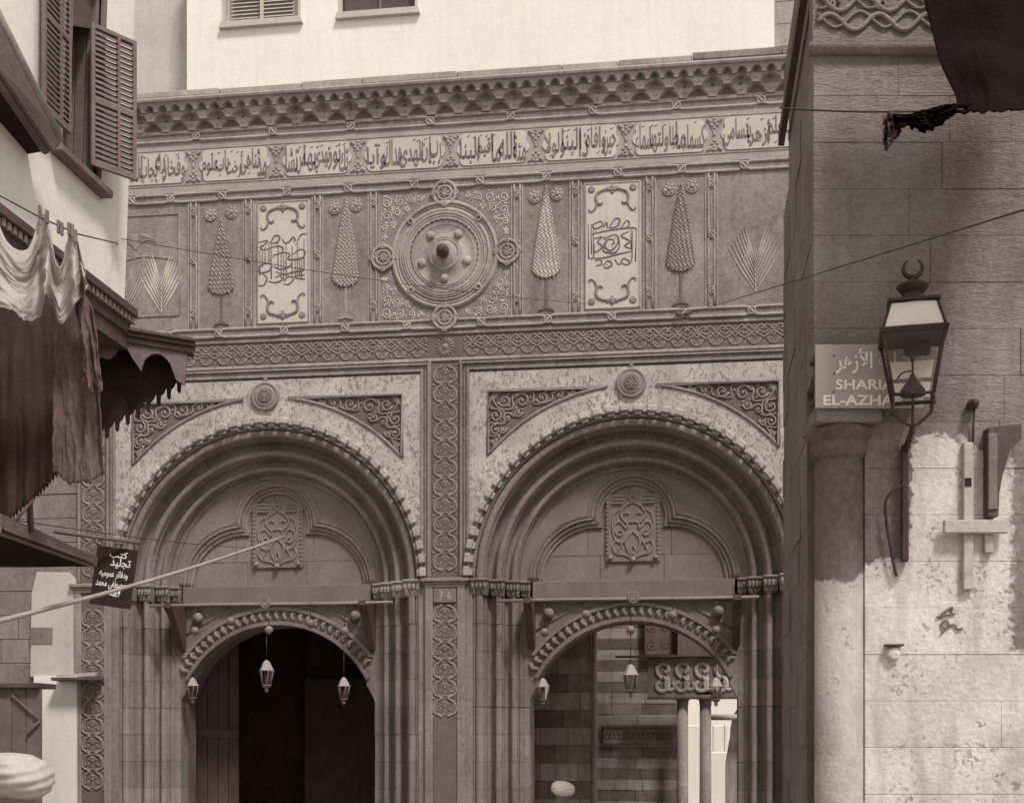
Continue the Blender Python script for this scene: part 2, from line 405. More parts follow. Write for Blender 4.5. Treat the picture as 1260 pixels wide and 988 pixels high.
def arc(cx, cz, r, a0, a1, n):
    return [(cx + r * cos(rad(a0 + (a1 - a0) * i / n)), cz + r * sin(rad(a0 + (a1 - a0) * i / n))) for i in range(n + 1)]
def arc3(cx, cz, r, a0, a1, n, y): return [(x, y, z) for x, z in arc(cx, cz, r, a0, a1, n)]
def spiral(cx, cz, r, a0, turns, n, y, k=.12, d=1):
    return [(cx + r * (1 - (1 - k) * i / n) * cos(rad(a0) + d * 2 * PI * turns * i / n), y, cz + r * (1 - (1 - k) * i / n) * sin(rad(a0) + d * 2 * PI * turns * i / n)) for i in range(n + 1)]
def bez(p, n=10):
    "smooth Catmull-Rom line through 2-D or 3-D points"
    P = [Vector(q) for q in p]; out = []
    for i in range(len(P) - 1):
        a = P[max(i - 1, 0)]; b = P[i]; c = P[i + 1]; d = P[min(i + 2, len(P) - 1)]
        for k in range(n):
            t = k / n
            out.append(.5 * ((2 * b) + (c - a) * t + (2 * a - 5 * b + 4 * c - d) * t * t + (3 * b - a - 3 * c + d) * t ** 3))
    out.append(P[-1]); return [tuple(q) for q in out]

# ---------------------------------------------------------------- lettering
FORMS = {}
for _c, _i, _n in [('ء', 0xFE80, 1), ('آ', 0xFE81, 2), ('أ', 0xFE83, 2), ('ؤ', 0xFE85, 2), ('إ', 0xFE87, 2), ('ئ', 0xFE89, 4), ('ا', 0xFE8D, 2), ('ة', 0xFE93, 2), ('د', 0xFEA9, 2), ('ذ', 0xFEAB, 2), ('ر', 0xFEAD, 2), ('ز', 0xFEAF, 2), ('و', 0xFEED, 2), ('ى', 0xFEEF, 2)]: FORMS[_c] = (_i, _n)
for _c, _i in zip('بتثجحخ', (0xFE8F, 0xFE95, 0xFE99, 0xFE9D, 0xFEA1, 0xFEA5)): FORMS[_c] = (_i, 4)
for _k, _c in enumerate('سشصضطظعغفقكلمنه'): FORMS[_c] = (0xFEB1 + 4 * _k, 4)
FORMS['ي'] = (0xFEF1, 4)
LA = {'آ': 0xFEF5, 'أ': 0xFEF7, 'إ': 0xFEF9, 'ا': 0xFEFB}
def shape_ar(s):
    out = []; i = 0; prev = False
    while i < len(s):
        c = s[i]
        if c not in FORMS: out.append(c); prev = False; i += 1; continue
        if c == 'ل' and i + 1 < len(s) and s[i + 1] in LA:
            out.append(chr(LA[s[i + 1]] + (1 if prev else 0))); prev = False; i += 2; continue
        iso, n = FORMS[c]
        nxt = n == 4 and i + 1 < len(s) and s[i + 1] in FORMS and s[i + 1] != 'ء'
        k = (3 if nxt else 1) if prev else (2 if nxt else 0)
        if n == 1: k = 0
        out.append(chr(iso + k)); prev = nxt; i += 1
    return ''.join(reversed(out))
def text_geo(s, bold=.0, extrude=.02):
    "text of height about 1 as (verts, faces), facing -y, centred on its own box"
    c = bpy.data.curves.new('lettering', 'FONT'); c.body = s; c.size = 1; c.align_x = 'LEFT'; c.extrude = extrude; c.offset = bold; c.resolution_u = 3
    o = bpy.data.objects.new('lettering', c); COL.objects.link(o)
    dg = bpy.context.evaluated_depsgraph_get(); me = o.evaluated_get(dg).to_mesh()
    vs = [(v.co.x, -v.co.z, v.co.y) for v in me.vertices]; fs = [tuple(p.vertices) for p in me.polygons]
    o.evaluated_get(dg).to_mesh_clear(); bpy.data.objects.remove(o); bpy.data.curves.remove(c)
    if not vs: return [], []
    x0 = min(v[0] for v in vs); x1 = max(v[0] for v in vs); z0 = min(v[2] for v in vs); z1 = max(v[2] for v in vs)
    return [((v[0] - (x0 + x1) / 2) / (x1 - x0), v[1], (v[2] - (z0 + z1) / 2) / (z1 - z0)) for v in vs], fs
def put_text(mb, s, cx, cz, wd, ht, y, depth=.006, bold=.0, slant=0.):
    vs, fs = text_geo(s, bold, .02)
    mb.add([(cx + v[0] * wd + slant * v[2] * ht, y + v[1] / .02 * depth, cz + v[2] * ht) for v in vs], fs); return mb

# ================================================================ ground
g = MB(); g.add([(-400, -400, 0), (400, -400, 0), (400, 400, 0), (-400, 400, 0)], [(0, 1, 2, 3)])
tag(g.build('ground', 'ground'), kind='structure')

# ================================================================ the gateway
AX = (-2.51, 2.51); ZS = 4.15; R0 = 2.14
gate = thing('mosque_gateway', 'carved stone double-arched mosque gateway with inscription frieze and stalactite cornice', 'gateway')
mb = MB()
out = [(-5.25, 0), (-5.25, 10.40), (5.25, 10.40), (5.25, 0), (AX[1] + R0, 0)] + arc(AX[1], ZS, R0, 0, 180, 64) + [(AX[1] - R0, 0), (AX[0] + R0, 0)] + arc(AX[0], ZS, R0, 0, 180, 64) + [(AX[0] - R0, 0)]
mb.prism(out, 0, .60); mb.build('wall', 'stone', gate)
# wall behind the arches with the two door openings
RI = 1.473; ZC = 2.127
def door_open(cx, hw=1.42):
    a = math.degrees(math.acos(1.30 / RI))
    return [(cx + hw, 0), (cx + hw, 2.55), (cx + 1.30, ZC + RI * sin(rad(a)))] + arc(cx, ZC, RI, a, 180 - a, 28)[1:-1] + [(cx - 1.30, ZC + RI * sin(rad(a))), (cx - hw, 2.55), (cx - hw, 0)]
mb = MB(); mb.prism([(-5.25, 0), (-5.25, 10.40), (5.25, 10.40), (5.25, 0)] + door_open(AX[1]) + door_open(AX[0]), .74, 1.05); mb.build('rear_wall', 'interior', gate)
mb = MB(); mb.box(-5.25, .25, 1.06, 6.0, 10.10, 10.38); mb.box(-5.25, -5.0, 1.06, 6, 0, 10.1); mb.build('roof_block', 'interior', gate)

# ---- stepped orders of the arches: profile (r, y) from outside to inside
def roll(rc, yc, r, n=7, a0=-35, a1=215):
    return [(rc + r * math.copysign(abs(cos(rad(a0 + (a1 - a0) * i / n))) ** .7, cos(rad(a0 + (a1 - a0) * i / n))), yc - .9 * r * sin(rad(a0 + (a1 - a0) * i / n))) for i in range(n + 1)]
def bead(rc, yc, r): return roll(rc, yc, r, 4, -20, 200)
PA = [(2.142, .022), (2.128, .022)] + bead(2.114, .022, .012) + [(2.100, .045)] + roll(2.046, .035, .050, 9) + [(1.992, .080)] + bead(1.982, .085, .011) + [(1.970, .10), (1.970, .20), (1.962, .245), (1.94, .275), (1.91, .285), (1.880, .275)]
PB = [(1.879, .255)] + bead(1.868, .240, .010) + [(1.857, .235)] + roll(1.812, .205, .042, 9, -45, 225) + [(1.767, .25)] + bead(1.758, .256, .009) + [(1.748, .27), (1.748, .325), (1.740, .36), (1.720, .382), (1.695, .388), (1.676, .38)]
PC = [(1.675, .37)] + bead(1.665, .360, .010) + [(1.656, .355)] + roll(1.618, .335, .037, 9, -45, 225) + [(1.578, .375)] + bead(1.570, .382, .009) + [(1.560, .40), (1.556, .425)] + bead(1.54, .426, .011) + [(1.525, .434), (1.505, .438)]
PDj = [(1.503, .455), (1.475, .455), (1.42, .47)]
def sweep(prof, yb, a0, a1, n):
    m = MB(); P = prof + [(prof[-1][0], yb), (prof[0][0], yb)]; k = len(P); vs = []
    for i in range(n + 1):
        a = a0 + (a1 - a0) * i / n
        vs += [(r * cos(a), y, r * sin(a)) for r, y in P]
    fs = [(i * k + j, i * k + (j + 1) % k, (i + 1) * k + (j + 1) % k, (i + 1) * k + j) for i in range(n) for j in range(k)]
    m.add(vs, fs)
    tri = tessellate_polygon([[Vector((r, y, 0)) for r, y in P]])
    m.f += [tuple(t) for t in tri] + [tuple(i + n * k for i in reversed(t)) for t in tri]; m.sm += [False] * (2 * len(tri))
    return m
VO = []
for prof, yb, N in ((PA, .60, 15), (PB, .58, 13), (PC, .56, 11)):
    st = PI / N; gp = .0016
    VO.append((sweep(prof, yb, gp, st - gp, 7).mesh('voussoir', 'stone_jamb'), N, sweep([(r + .0008, y + .003) for r, y in prof], yb + .002, .001, PI - .001, 64).mesh('mortar', 'plaster_grey')))
# floral panels, spandrels, dentils, tympanum -------------------------------------------------
CAPG = []
DENT = MB(); DENT.box(-.062, .062, -.12, .03, 2.172, 2.255, .012); DENT.box(-.045, .045, -.07, .03, 2.135, 2.175)
DENT = DENT.mesh('dentil', 'dentil')
def isect(c0, r0, c1, r1, up=True):
    d = math.hypot(c1[0] - c0[0], c1[1] - c0[1]); a = (r0 * r0 - r1 * r1 + d * d) / (2 * d); h = math.sqrt(max(0, r0 * r0 - a * a))
    mx = c0[0] + a * (c1[0] - c0[0]) / d; mz = c0[1] + a * (c1[1] - c0[1]) / d
    p = (mx + h * (c1[1] - c0[1]) / d, mz - h * (c1[0] - c0[0]) / d); q = (mx - h * (c1[1] - c0[1]) / d, mz + h * (c1[0] - c0[0]) / d)
    return p if (p[0] < q[0]) == up else q
def trefoil(d, n=16):
    "left half of the trefoil outline at offset d, from the foot to the crown, centred on 0"
    cl = (-.50, 4.13); rs = .76 + d; cc = (0, 5.02); rc = .445 + d
    p = isect(cc, rc, cl, rs)
    if p[0] > -.2: p = isect(cc, rc, cl, rs, False)
    a = math.degrees(math.atan2(p[1] - cl[1], p[0] - cl[0])); b = math.degrees(math.atan2(p[1] - cc[1], p[0] - cc[0])) % 360
    return arc(cl[0], cl[1], rs, 180 - 1.5, a, n) + arc(cc[0], cc[1], rc, b, 90, n)[1:]
def scroll_spandrel(mb, ox, oz, s):
    "carved vine scrolls filling the corner triangle; s = +1 grows to the right"
    y = -.012
    sp = [(.22, .13, .085, 200, 1), (.46, .14, .105, 160, -1), (.73, .105, .085, 200, 1), (.96, .075, .06, 160, -1), (1.14, .052, .04, 200, 1), (1.28, .038, .026, 180, -1),
          (.10, .33, .085, 60, -1), (.26, .36, .07, 20, 1), (.40, .30, .06, 0, -1), (.10, .52, .075, 80, 1), (.20, .53, .045, 20, -1), (.075, .68, .045, 60, -1)]
    for x, dz, r, a0, d in sp:
        pts = spiral(0, 0, r, a0, 1.35, 20, 0, .15, d)
        P = [(ox + s * (x + p[0]), y, oz - dz + p[2]) for p in pts]
        mb.tube(P, [.017 * (1 - .35 * i / 20) for i in range(21)], 5)
        mb.ball((ox + s * x, y, oz - dz), .02, 6, 4)
        for k in range(3):
            a = rad(a0 + 110 * k); q = (ox + s * (x + r * 1.12 * cos(a)), oz - dz + r * 1.12 * sin(a))
            mb.ball((q[0], y, q[1]), .022, 6, 4, (1.0, .5, .75))
    st = bez([(.03, y, .06), (.14, y, .22), (.33, y, .24), (.34, y, .07), (.60, y, .03), (.62, y, .19), (.85, y, .15), (.88, y, .04), (1.06, y, .03), (1.10, y, .11), (1.25, y, .07), (1.36, y, .02)], 6)
    mb.tube([(ox + s * p[0], y, oz - p[2]) for p in st], .013, 5)
    st = bez([(.04, y, .05), (.02, y, .22), (.20, y, .26), (.20, y, .44), (.02, y, .43), (.03, y, .60), (.15, y, .60), (.05, y, .76)], 6)
    mb.tube([(ox + s * p[0], y, oz - p[2]) for p in st], .013, 5)
    for k in range(7):                                    # palmette in the corner
        a = rad(-8 - 12.5 * k)
        mb.tube([(ox + s * (.02 + .04 * cos(a)), y, oz - .02 + .04 * sin(a)), (ox + s * (.02 + .10 * cos(a)), y, oz - .02 + .10 * sin(a)), (ox + s * (.02 + .15 * cos(a)), y, oz - .02 + .15 * sin(a))], [.008, .013, .003], 5)
def plaque_relief(mb, cx, cz, y):
    K = 1 / (7.06 * 92.0)
    def P(pts, mir): return bez([(cx + (-1 if mir else 1) * (x - 590) * K, y, cz + (522 - z) * K) for x, z in pts], 5)
    lines = [[(545, 250), (590, 302), (660, 340), (700, 400), (680, 455), (640, 492)], [(700, 365), (745, 395), (765, 420)], [(665, 412), (640, 394), (622, 412)],
             [(640, 492), (612, 478), (590, 480)], [(640, 492), (650, 540), (700, 480), (750, 500), (752, 560), (715, 600), (680, 585), (690, 555), (712, 560)],
             [(590, 560), (645, 625), (650, 690), (620, 760), (590, 795)], [(590, 685), (612, 728), (590, 772)], [(745, 640), (770, 700), (735, 755), (660, 772), (605, 800)],
             [(745, 640), (700, 662), (668, 650)], [(700, 690), (680, 665), (660, 655)], [(700, 700), (720, 730), (690, 760)], [(760, 420), (775, 500), (760, 600), (745, 640)], [(560, 232), (575, 262), (590, 240)]]
    for L in lines:
        for mir in (False, True): mb.tube(P(L, mir), .0145, 5)
    for mir in (-1, 1):
        for k in range(14): mb.box(cx + mir * .345 - .016, cx + mir * .345 + .016, y - .012, y + .02, cz + .38 - k * .058, cz + .415 - k * .058)
        mb.ball((cx + mir * .31, y - .01, cz - .42), .035, 8, 6)
        for k in range(4):
            for j in range(2): mb.box(cx + mir * (.14 + .035 * k), cx + mir * (.165 + .035 * k), y - .012, y + .02, cz + .36 + .05 * j, cz + .39 + .05 * j)
        mb.box(cx + mir * .21 - .075, cx + mir * .21 + .075, y - .025, y + .02, cz + .315, cz + .335)
    mb.ball((cx, y - .02, cz - .455), .042, 10, 6)

for ai, cx in enumerate(AX):
    sd = 'left' if ai == 0 else 'right'
    # painted panel round the arch
    pl = [(cx - 2.20, ZS + .02), (cx - 2.20, 6.93), (cx + 2.20, 6.93), (cx + 2.20, ZS + .02), (cx + 2.18, ZS + .02)] + arc(cx, ZS, 2.18, 1, 179, 60) + [(cx - 2.18, ZS + .02)]
    RT = 2.535
    def tri(s):
        x0 = cx - s * 1.92; z0 = 6.665
        a1 = math.degrees(math.acos(1.92 / RT)); a0 = math.degrees(math.asin((z0 - ZS) / RT - .0001)) if (z0 - ZS) < RT else 89
        pts = arc(cx, ZS, RT, 180 - a1, 180 - a0, 20) if s > 0 else arc(cx, ZS, RT, a1, a0, 20)
        return [(x0, z0)] + list(reversed(pts))
    holes = [tri(1), tri(-1)]
    panel = MB().prism(pl, -.030, 0, holes).build('painted_panel', 'floral', gate)
    for s, hl in zip((1, -1), holes):
        fr = MB(); fr.tube([(x, -.034, z) for x, z in hl], .022, 6, closed=True)
        fo = fr.build('spandrel_panel', 'stone', gate)
        gm = MB().prism(hl, -.004, -.0005); gm.build('spandrel_ground', 'stone_ground', fo)
        m = MB(); scroll_spandrel(m, cx - s * 1.92, 6.665, s); m.build('vine_scroll', 'stone_carved', fo)
    # medallion
    m = MB(); m.lathe([(.20, 0), (.20, .045), (.175, .06), (.16, .045), (.15, .045), (.14, .06), (.10, .05)], 28, (cx, -.02, 6.70), 'y')
    med = m.build('medallion', 'stone_carved', gate)
    m = MB(); m.lathe([(.102, 0), (.102, .012)], 20, (cx, -.068, 6.70), 'y'); m.build('medallion_disc', 'letter', med)
    m = MB()
    for k in range(6):
        a = k * PI / 3; m.tube(arc3(cx + .045 * cos(a), 6.70 + .045 * sin(a), .035, 0, 330, 10, -.084), .008, 5, closed=True)
    m.ball((cx, -.08, 6.70), .02, 8, 5); m.build('rosette', 'stone_carved', med)
    m = MB(); m.ball((cx, -.03, 6.94), .035, 8, 5, (1, .6, 1.2)); m.ball((cx, -.03, 6.88), .05, 8, 5, (1, .5, .7)); m.build('medallion_bud', 'stone_carved', med)
    # dentil ring
    ring = MB().tube(arc3(cx, ZS, 2.128, 0, 180, 60, .004), .020, 6).build('arch_rim', 'stone_jamb', gate)
    ND = 38
    for k in range(ND):
        a = PI * (k + .5) / ND
        o = link('dentil', DENT, ring, (cx, random.uniform(-.006, .008), ZS)); o.rotation_euler = (0, PI / 2 - a, 0)
        if random.random() < .12: o.scale = (random.uniform(.6, .9), .8, 1)
    # orders
    core = MB().prism(arc(cx, ZS, 2.139, 0, 180, 48) + arc(cx, ZS, 1.52, 180, 0, 48), .50, .595).build('arch_core', 'stone_jamb', gate)
    for me, N, mo in VO:
        link('mortar', mo, core, (cx, .002, ZS))
        for k in range(N):
            o = link('voussoir', me, core, (cx, random.uniform(-.007, .0015), ZS)); o.rotation_euler = (0, -PI * k / N, 0)
    # tympanum
    m = MB().prism(arc(cx, ZS - .01, 1.60, 0, 180, 40), .548, .60); ty = m.build('tympanum', 'stone_tymp', gate)
    half = trefoil(.175); fullL = [(cx + x, z) for x, z in half] + [(cx - x, z) for x, z in reversed(half[:-1])]
    m = MB().prism(arc(cx, ZS, 1.512, 0, 180, 48) + fullL, .455, .55); m.build('tympanum_spandrel', 'stone_tymp', ty)
    for z0, z1, xs in ((4.14, 4.50, (-1.36, -.45, .42, 1.36)), (4.503, 4.86, (-1.36, -.62, .52, 1.36)), (4.863, 5.20, (-.6, .6)), (5.203, 5.60, (-.6, -.05, .6))):
        for xa, xb in zip(xs, xs[1:]):
            e = random.uniform(0, .006)
            MB().box(cx + xa + .002, cx + xb - .002, .52 + e, .56, z0, z1, .004).build('stone_block', 'stone_tymp', ty)
    m = MB()
    for d, r, y in ((0, .016, .505), (.030, .013, .496), (.055, .020, .480), (.085, .010, .470), (.108, .020, .456), (.135, .010, .454), (.155, .013, .447), (.175, .009, .448)):
        h = trefoil(d); P = [(cx + x, y, z) for x, z in h] + [(cx - x, y, z) for x, z in reversed(h[:-1])]
        m.tube(P, r, 7)
    fl = [(cx + x, z) for x, z in trefoil(.005)]; fl = fl + [(2 * cx - x, z) for x, z in reversed(fl[:-1])]
    hl2 = [(cx + x, z) for x, z in trefoil(.16)]; hl2 = hl2 + [(2 * cx - x, z) for x, z in reversed(hl2[:-1])]
    m.prism(hl2 + list(reversed(fl)), .49, .53); m.build('trefoil_moulding', 'stone_jamb', ty)
    pq = MB().box(cx - .37, cx + .37, .492, .53, 4.87 - .46, 4.87 + .46, .006).build('carved_plaque', 'stone_tymp', gate)
    m = MB(); plaque_relief(m, cx, 4.885, .487); m.build('arabesque_relief', 'stone_carved', pq)
    # lintel beam
    m = MB(); m.prism([(0, 0), (.0, .21), (.03, .22), (.10, .22), (.10, 0)], -1.37, 1.37)
    m.v = [(cx + y, .425 + x, 3.935 + z) for x, y, z in m.v]; m.build('lintel', 'beam', gate)
    m = MB(); m.box(cx - 1.40, cx + 1.40, .36, .50, 3.885, 3.912, .004); m.box(cx - 1.40, cx + 1.40, .42, .56, 3.912, 3.936); m.build('lintel_strip', 'beam', gate)
    # door arch
    a = math.degrees(math.acos(1.30 / RI)); zf = ZC + RI * sin(rad(a))
    m = MB().prism([(cx - 1.425, 2.50), (cx - 1.425, 3.90), (cx + 1.425, 3.90), (cx + 1.425, 2.50), (cx + 1.40, 2.56), (cx + 1.34, 2.68), (cx + 1.30, 2.74), (cx + 1.30, zf)] + arc(cx, ZC, RI, a, 180 - a, 36)[1:-1] + [(cx - 1.30, zf), (cx - 1.30, 2.74), (cx - 1.34, 2.68), (cx - 1.40, 2.56)], .47, .76)
    da = m.build('door_arch', 'stone_jamb', gate)
    RO = RI + .255; ao = math.degrees(math.acos(1.40 / RO))
    m = MB().prism(arc(cx, ZC, RO, ao, 180 - ao, 36) + arc(cx, ZC, RO - .05, 180 - ao - 1.2, ao + 1.2, 36), .425, .48); m.build('arch_band', 'stone_jamb', da)
    m = MB().prism(arc(cx, ZC, RI + .055, 180 - a, a, 36) + arc(cx, ZC, RI, a, 180 - a, 36), .43, .48); m.build('arch_band', 'stone_jamb', da)
    FL = MB(); FL.tube(bez([(0, .462, RI + .05), (.012, .435, RI + .09), (-.012, .43, RI + .14), (.022, .448, RI + .205)], 4), [.016, .022, .026, .028, .030, .031, .032, .032, .031, .030, .028, .026, .022], 6)
    FL.ball((-.028, .45, RI + .115), .02, 7, 5, (1, .7, 1.3)); FL.tube([(.035, .462, RI + .07), (.03, .448, RI + .19)], [.012, .02], 5); FL.ball((-.03, .455, RI + .185), .018, 6, 4); FL = FL.mesh('carved_leaf', 'stone_jamb')
    NL = 29
    for k in range(NL):
        b = (a + 1.5) + (180 - 2 * a - 3) * (k + .5) / NL
        if k in (0,): continue
        link('carved_leaf', FL, da, (cx, .016, ZC), (0, rad(90 - b), 0))
    for s in (-1, 1):                                     # bosses and thin mouldings in the corners over the door
        m = MB(); m.ball((cx + s * 1.15, .42, 3.71), .075, 14, 9); m.build('boss', 'stone_jamb', da)
        m = MB(); m.tube([(cx + s * 1.40, .47, 3.44), (cx + s * .64, .47, 3.885)], .018, 5); m.tube([(cx + s * 1.40, .47, 3.87), (cx + s * .60, .47, 3.87)], .012, 5); m.build('corner_moulding', 'stone_jamb', da)
    # jambs in courses
    prof = PA + PB + PC + PDj
    for s in (-1, 1):
        jb = MB().box(cx + s * 1.45, cx + s * 2.138, .60, .745, 0, 3.93).build('jamb', 'stone_jamb', gate)
        P = [(s * r, y) for r, y in prof] + [(s * 1.42, .75), (s * 2.142, .66)]
        tri_ = tessellate_polygon([[Vector((x, y, 0)) for x, y in P]]); k = len(P)
        m = MB(); hgt = .371
        m.add([(x, y, 0) for x, y in P] + [(x, y, hgt) for x, y in P], [tuple(t) for t in tri_] + [tuple(i + k for i in reversed(t)) for t in tri_] + [(i, (i + 1) % k, (i + 1) % k + k, i + k) for i in range(k)])
        me = m.mesh('jamb_stone', 'stone_jamb')
        z = 3.93 - .375; c = 0
        while z > -.2:
            o = link('jamb_stone', me, jb, (cx + random.uniform(-.003, .003), random.uniform(-.006, .006), max(z, 0.0)))
            z -= .375; c += 1
        # capital: three clusters of leaf rows under an abacus
        m = MB()
        for rc, yf, hw in ((2.05, -.03, .125), (1.83, .135, .105), (1.63, .275, .10), (1.47, .38, .07)):
            X = cx + s * rc
            m.box(X - hw, X + hw, yf - .035, .56, 4.122, 4.152, .008); m.box(X - hw * .93, X + hw * .93, yf - .012, .56, 4.10, 4.124, .006)
            m.add([(X + q[0] * hw, q[1], q[2]) for q in ((-.82, yf + .04, 3.93), (.82, yf + .04, 3.93), (.82, .56, 3.93), (-.82, .56, 3.93), (-.99, yf - .005, 4.105), (.99, yf - .005, 4.105), (.99, .56, 4.105), (-.99, .56, 4.105))], [(0, 1, 5, 4), (1, 2, 6, 5), (2, 3, 7, 6), (3, 0, 4, 7), (3, 2, 1, 0), (4, 5, 6, 7)])
            for row, zz, ex, hf in ((0, 4.062, .0, .92), (1, 3.992, .028, .76)):
                nt_ = 4 if row == 0 else 3
                for q in range(nt_):
                    xx = X + hw * hf * (2 * (q + .5) / nt_ - 1) + random.uniform(-.006, .006); sc0 = hw * hf / nt_
                    j = random.uniform(.8, 1.15)
                    m.ball((xx, yf + ex, zz), .040 * j, 7, 5, (sc0 / .040 * 1.05, .62, 1.1)); m.ball((xx, yf + ex - .018, zz - .034 * j), .014, 6, 4, (1.4, 1, .8))
            m.tube([(X - hw * .72, yf + .04, 3.938), (X + hw * .72, yf + .04, 3.938)], .013, 6)
        m.build('capital', 'stone_jamb' if not (ai == 0 and s == 1) else 'stone_frieze', gate)

# ---- pilasters with carved chains
def chain_unit():
    m = MB(); y = -.010
    for s in (-1, 1):
        m.tube(bez([(s * .035, y, 0), (s * .135, y, .05), (s * .155, y, .125), (s * .125, y, .195), (s * .035, y, .25)], 4), .017, 5)
        m.tube(bez([(s * .10, y, .185), (s * .128, y, .14), (s * .105, y, .085), (s * .062, y, .10), (s * .075, y, .13)], 4), .010, 5)
        m.tube([(s * .09, y, .05), (s * .045, y, .015), (0, y, .045)], .011, 5)
        m.ball((s * .155, y, .0), .018, 6, 4, (1, .6, 1))
        for k in range(3):
            a = rad(20 + 50 * k); m.tube([(s * .02 * cos(a), y, .15 + .02 * sin(a)), (s * .065 * cos(a), y, .15 + .065 * sin(a))], [.006, .012], 5)
    m.ball((0, y, .15), .02, 7, 5, (1, .7, 1)); m.tube([(0, y, .055), (0, y, .10)], [.012, .005], 5)
    return m.mesh('carved_chain', 'stone_carved')
CH = chain_unit()
for px, lo in ((0, 2.1), (-5.02, 1.1), (5.02, 99)):
    m = MB(); m.box(px - .185, px + .185, -.012, .002, 4.18, 7.11); m.box(px - .16, px + .16, -.034, .002, 1.0, 4.04)
    pil = m.build('pilaster', 'stone_ground', gate)
    m = MB()
    for s in (-1, 1):
        m.box(px + s * .19, px + s * .23, -.035, .002, 4.18, 7.11, .006); m.box(px + s * .165, px + s * .275, -.055, .002, 0, 4.04, .01)
    m.build('pilaster_margin', 'stone', pil)
    m = MB(); m.box(px - .33, px + .33, -.10, .02, 4.11, 4.165, .01); m.box(px - .31, px + .31, -.075, .02, 4.075, 4.115, .012); m.box(px - .28, px + .28, -.06, .02, 4.035, 4.08, .006)
    m.build('pilaster_cap', 'stone', pil)
    if lo > 50: continue
    for k in range(11): link('carved_chain', CH, pil, (px, 0, 4.26 + .252 * k))
    z = 3.55
    while z > lo:
        link('carved_chain', CH, pil, (px, -.024 + random.uniform(-.003, .004), z), (0, 0, 0)); z -= .252
m = MB(); m.box(-.155, .155, -.062, -.03, 3.83, 4.02, .006); np_ = m.build('number_plate', 'stone_jamb', gate)
m = MB(); put_text(m, '7', -.045, 3.925, .055, .10, -.064, .003, .01); put_text(m, '6', .065, 3.925, .055, .10, -.064, .003, .01); m.build('numerals', 'wood_pale', np_)

# ---- carved interlace band
m = MB(); m.box(-5.25, 5.25, -.012, .002, 7.135, 7.455); band = m.build('interlace_band', 'stone_ground', gate)
m = MB()
for z0, z1, y in ((7.455, 7.50, -.035), (7.50, 7.535, -.02), (7.095, 7.135, -.030)): m.box(-5.25, 5.25, y, .002, z0, z1, .006)
m.build('band_fillet', 'stone_frieze', band)
def lace_unit(p=.2495):
    m = MB(); y = -.008; h = p / 2
    m.tube(arc3(0, -.045, .078, 180, 360, 12, y), .017, 5); m.tube(arc3(0, -.045, .046, 180, 360, 8, y), .009, 5)
    m.tube(bez([(-h, y, -.045), (-.075, y, -.01), (0, y, .035), (.075, y, -.01), (h, y, -.045)], 4), .0155, 5)
    m.tube(bez([(-h, y, .01), (-.06, y, .045), (0, y, -.02), (.06, y, .045), (h, y, .01)], 4), .013, 5)
    for s in (-1, 1):
        m.tube(bez([(0, y, .045), (s * .045, y, .10), (s * .095, y, .125), (s * .118, y, .085), (s * .085, y, .07)], 4), .0155, 5); m.ball((s * .055, y, .062), .013, 6, 4); m.tube([(s * .09, y, .03), (s * .12, y, -.005)], .010, 5)
        m.ball((s * .036, y, -.075), .014, 6, 4); m.tube([(s * .075, y, -.05), (s * .03, y, -.045)], .007, 4)
    m.ball((0, y, .115), .016, 6, 4, (1, .6, 1.3)); m.ball((h, y, -.105), .017, 6, 4, (1, .6, 1)); m.ball((0, y, -.105), .012, 6, 4)
    return m.mesh('interlace_knot', 'stone_carved')
LU = lace_unit()
for k in range(42):
    x = -5.115 + .2495 * k
    if abs(x) < .13: continue
    link('interlace_knot', LU, band, (x, 0, 7.292))
m = MB()
for k in range(16):
    a = k * PI / 8; m.tube([(.04 * cos(a), -.008, 7.292 + .04 * sin(a)), (.13 * cos(a), -.008, 7.292 + .13 * sin(a))], [.007, .016], 5)
m.ball((0, -.008, 7.292), .045, 10, 6, (1, .6, 1)); m.build('star_rosette', 'stone_carved', band)

# ---- frames of the arch panels
for cx in AX:
    m = MB()
    for off, wd, y in ((2.30, .030, -.060), (2.262, .038, -.028), (2.215, .040, -.050)):
        zt = 7.09 - (2.30 - off)
        zt = 6.955 + (off - 2.215)
        m.box(cx - off - wd * .0, cx - off + wd, y, .002, ZS + .02, zt + wd, .006)
        m.box(cx + off - wd, cx + off, y, .002, ZS + .02, zt + wd, .006)
        m.box(cx - off + wd, cx + off - wd, y, .002, zt, zt + wd, .006)
    m.build('panel_frame', 'stone', gate)

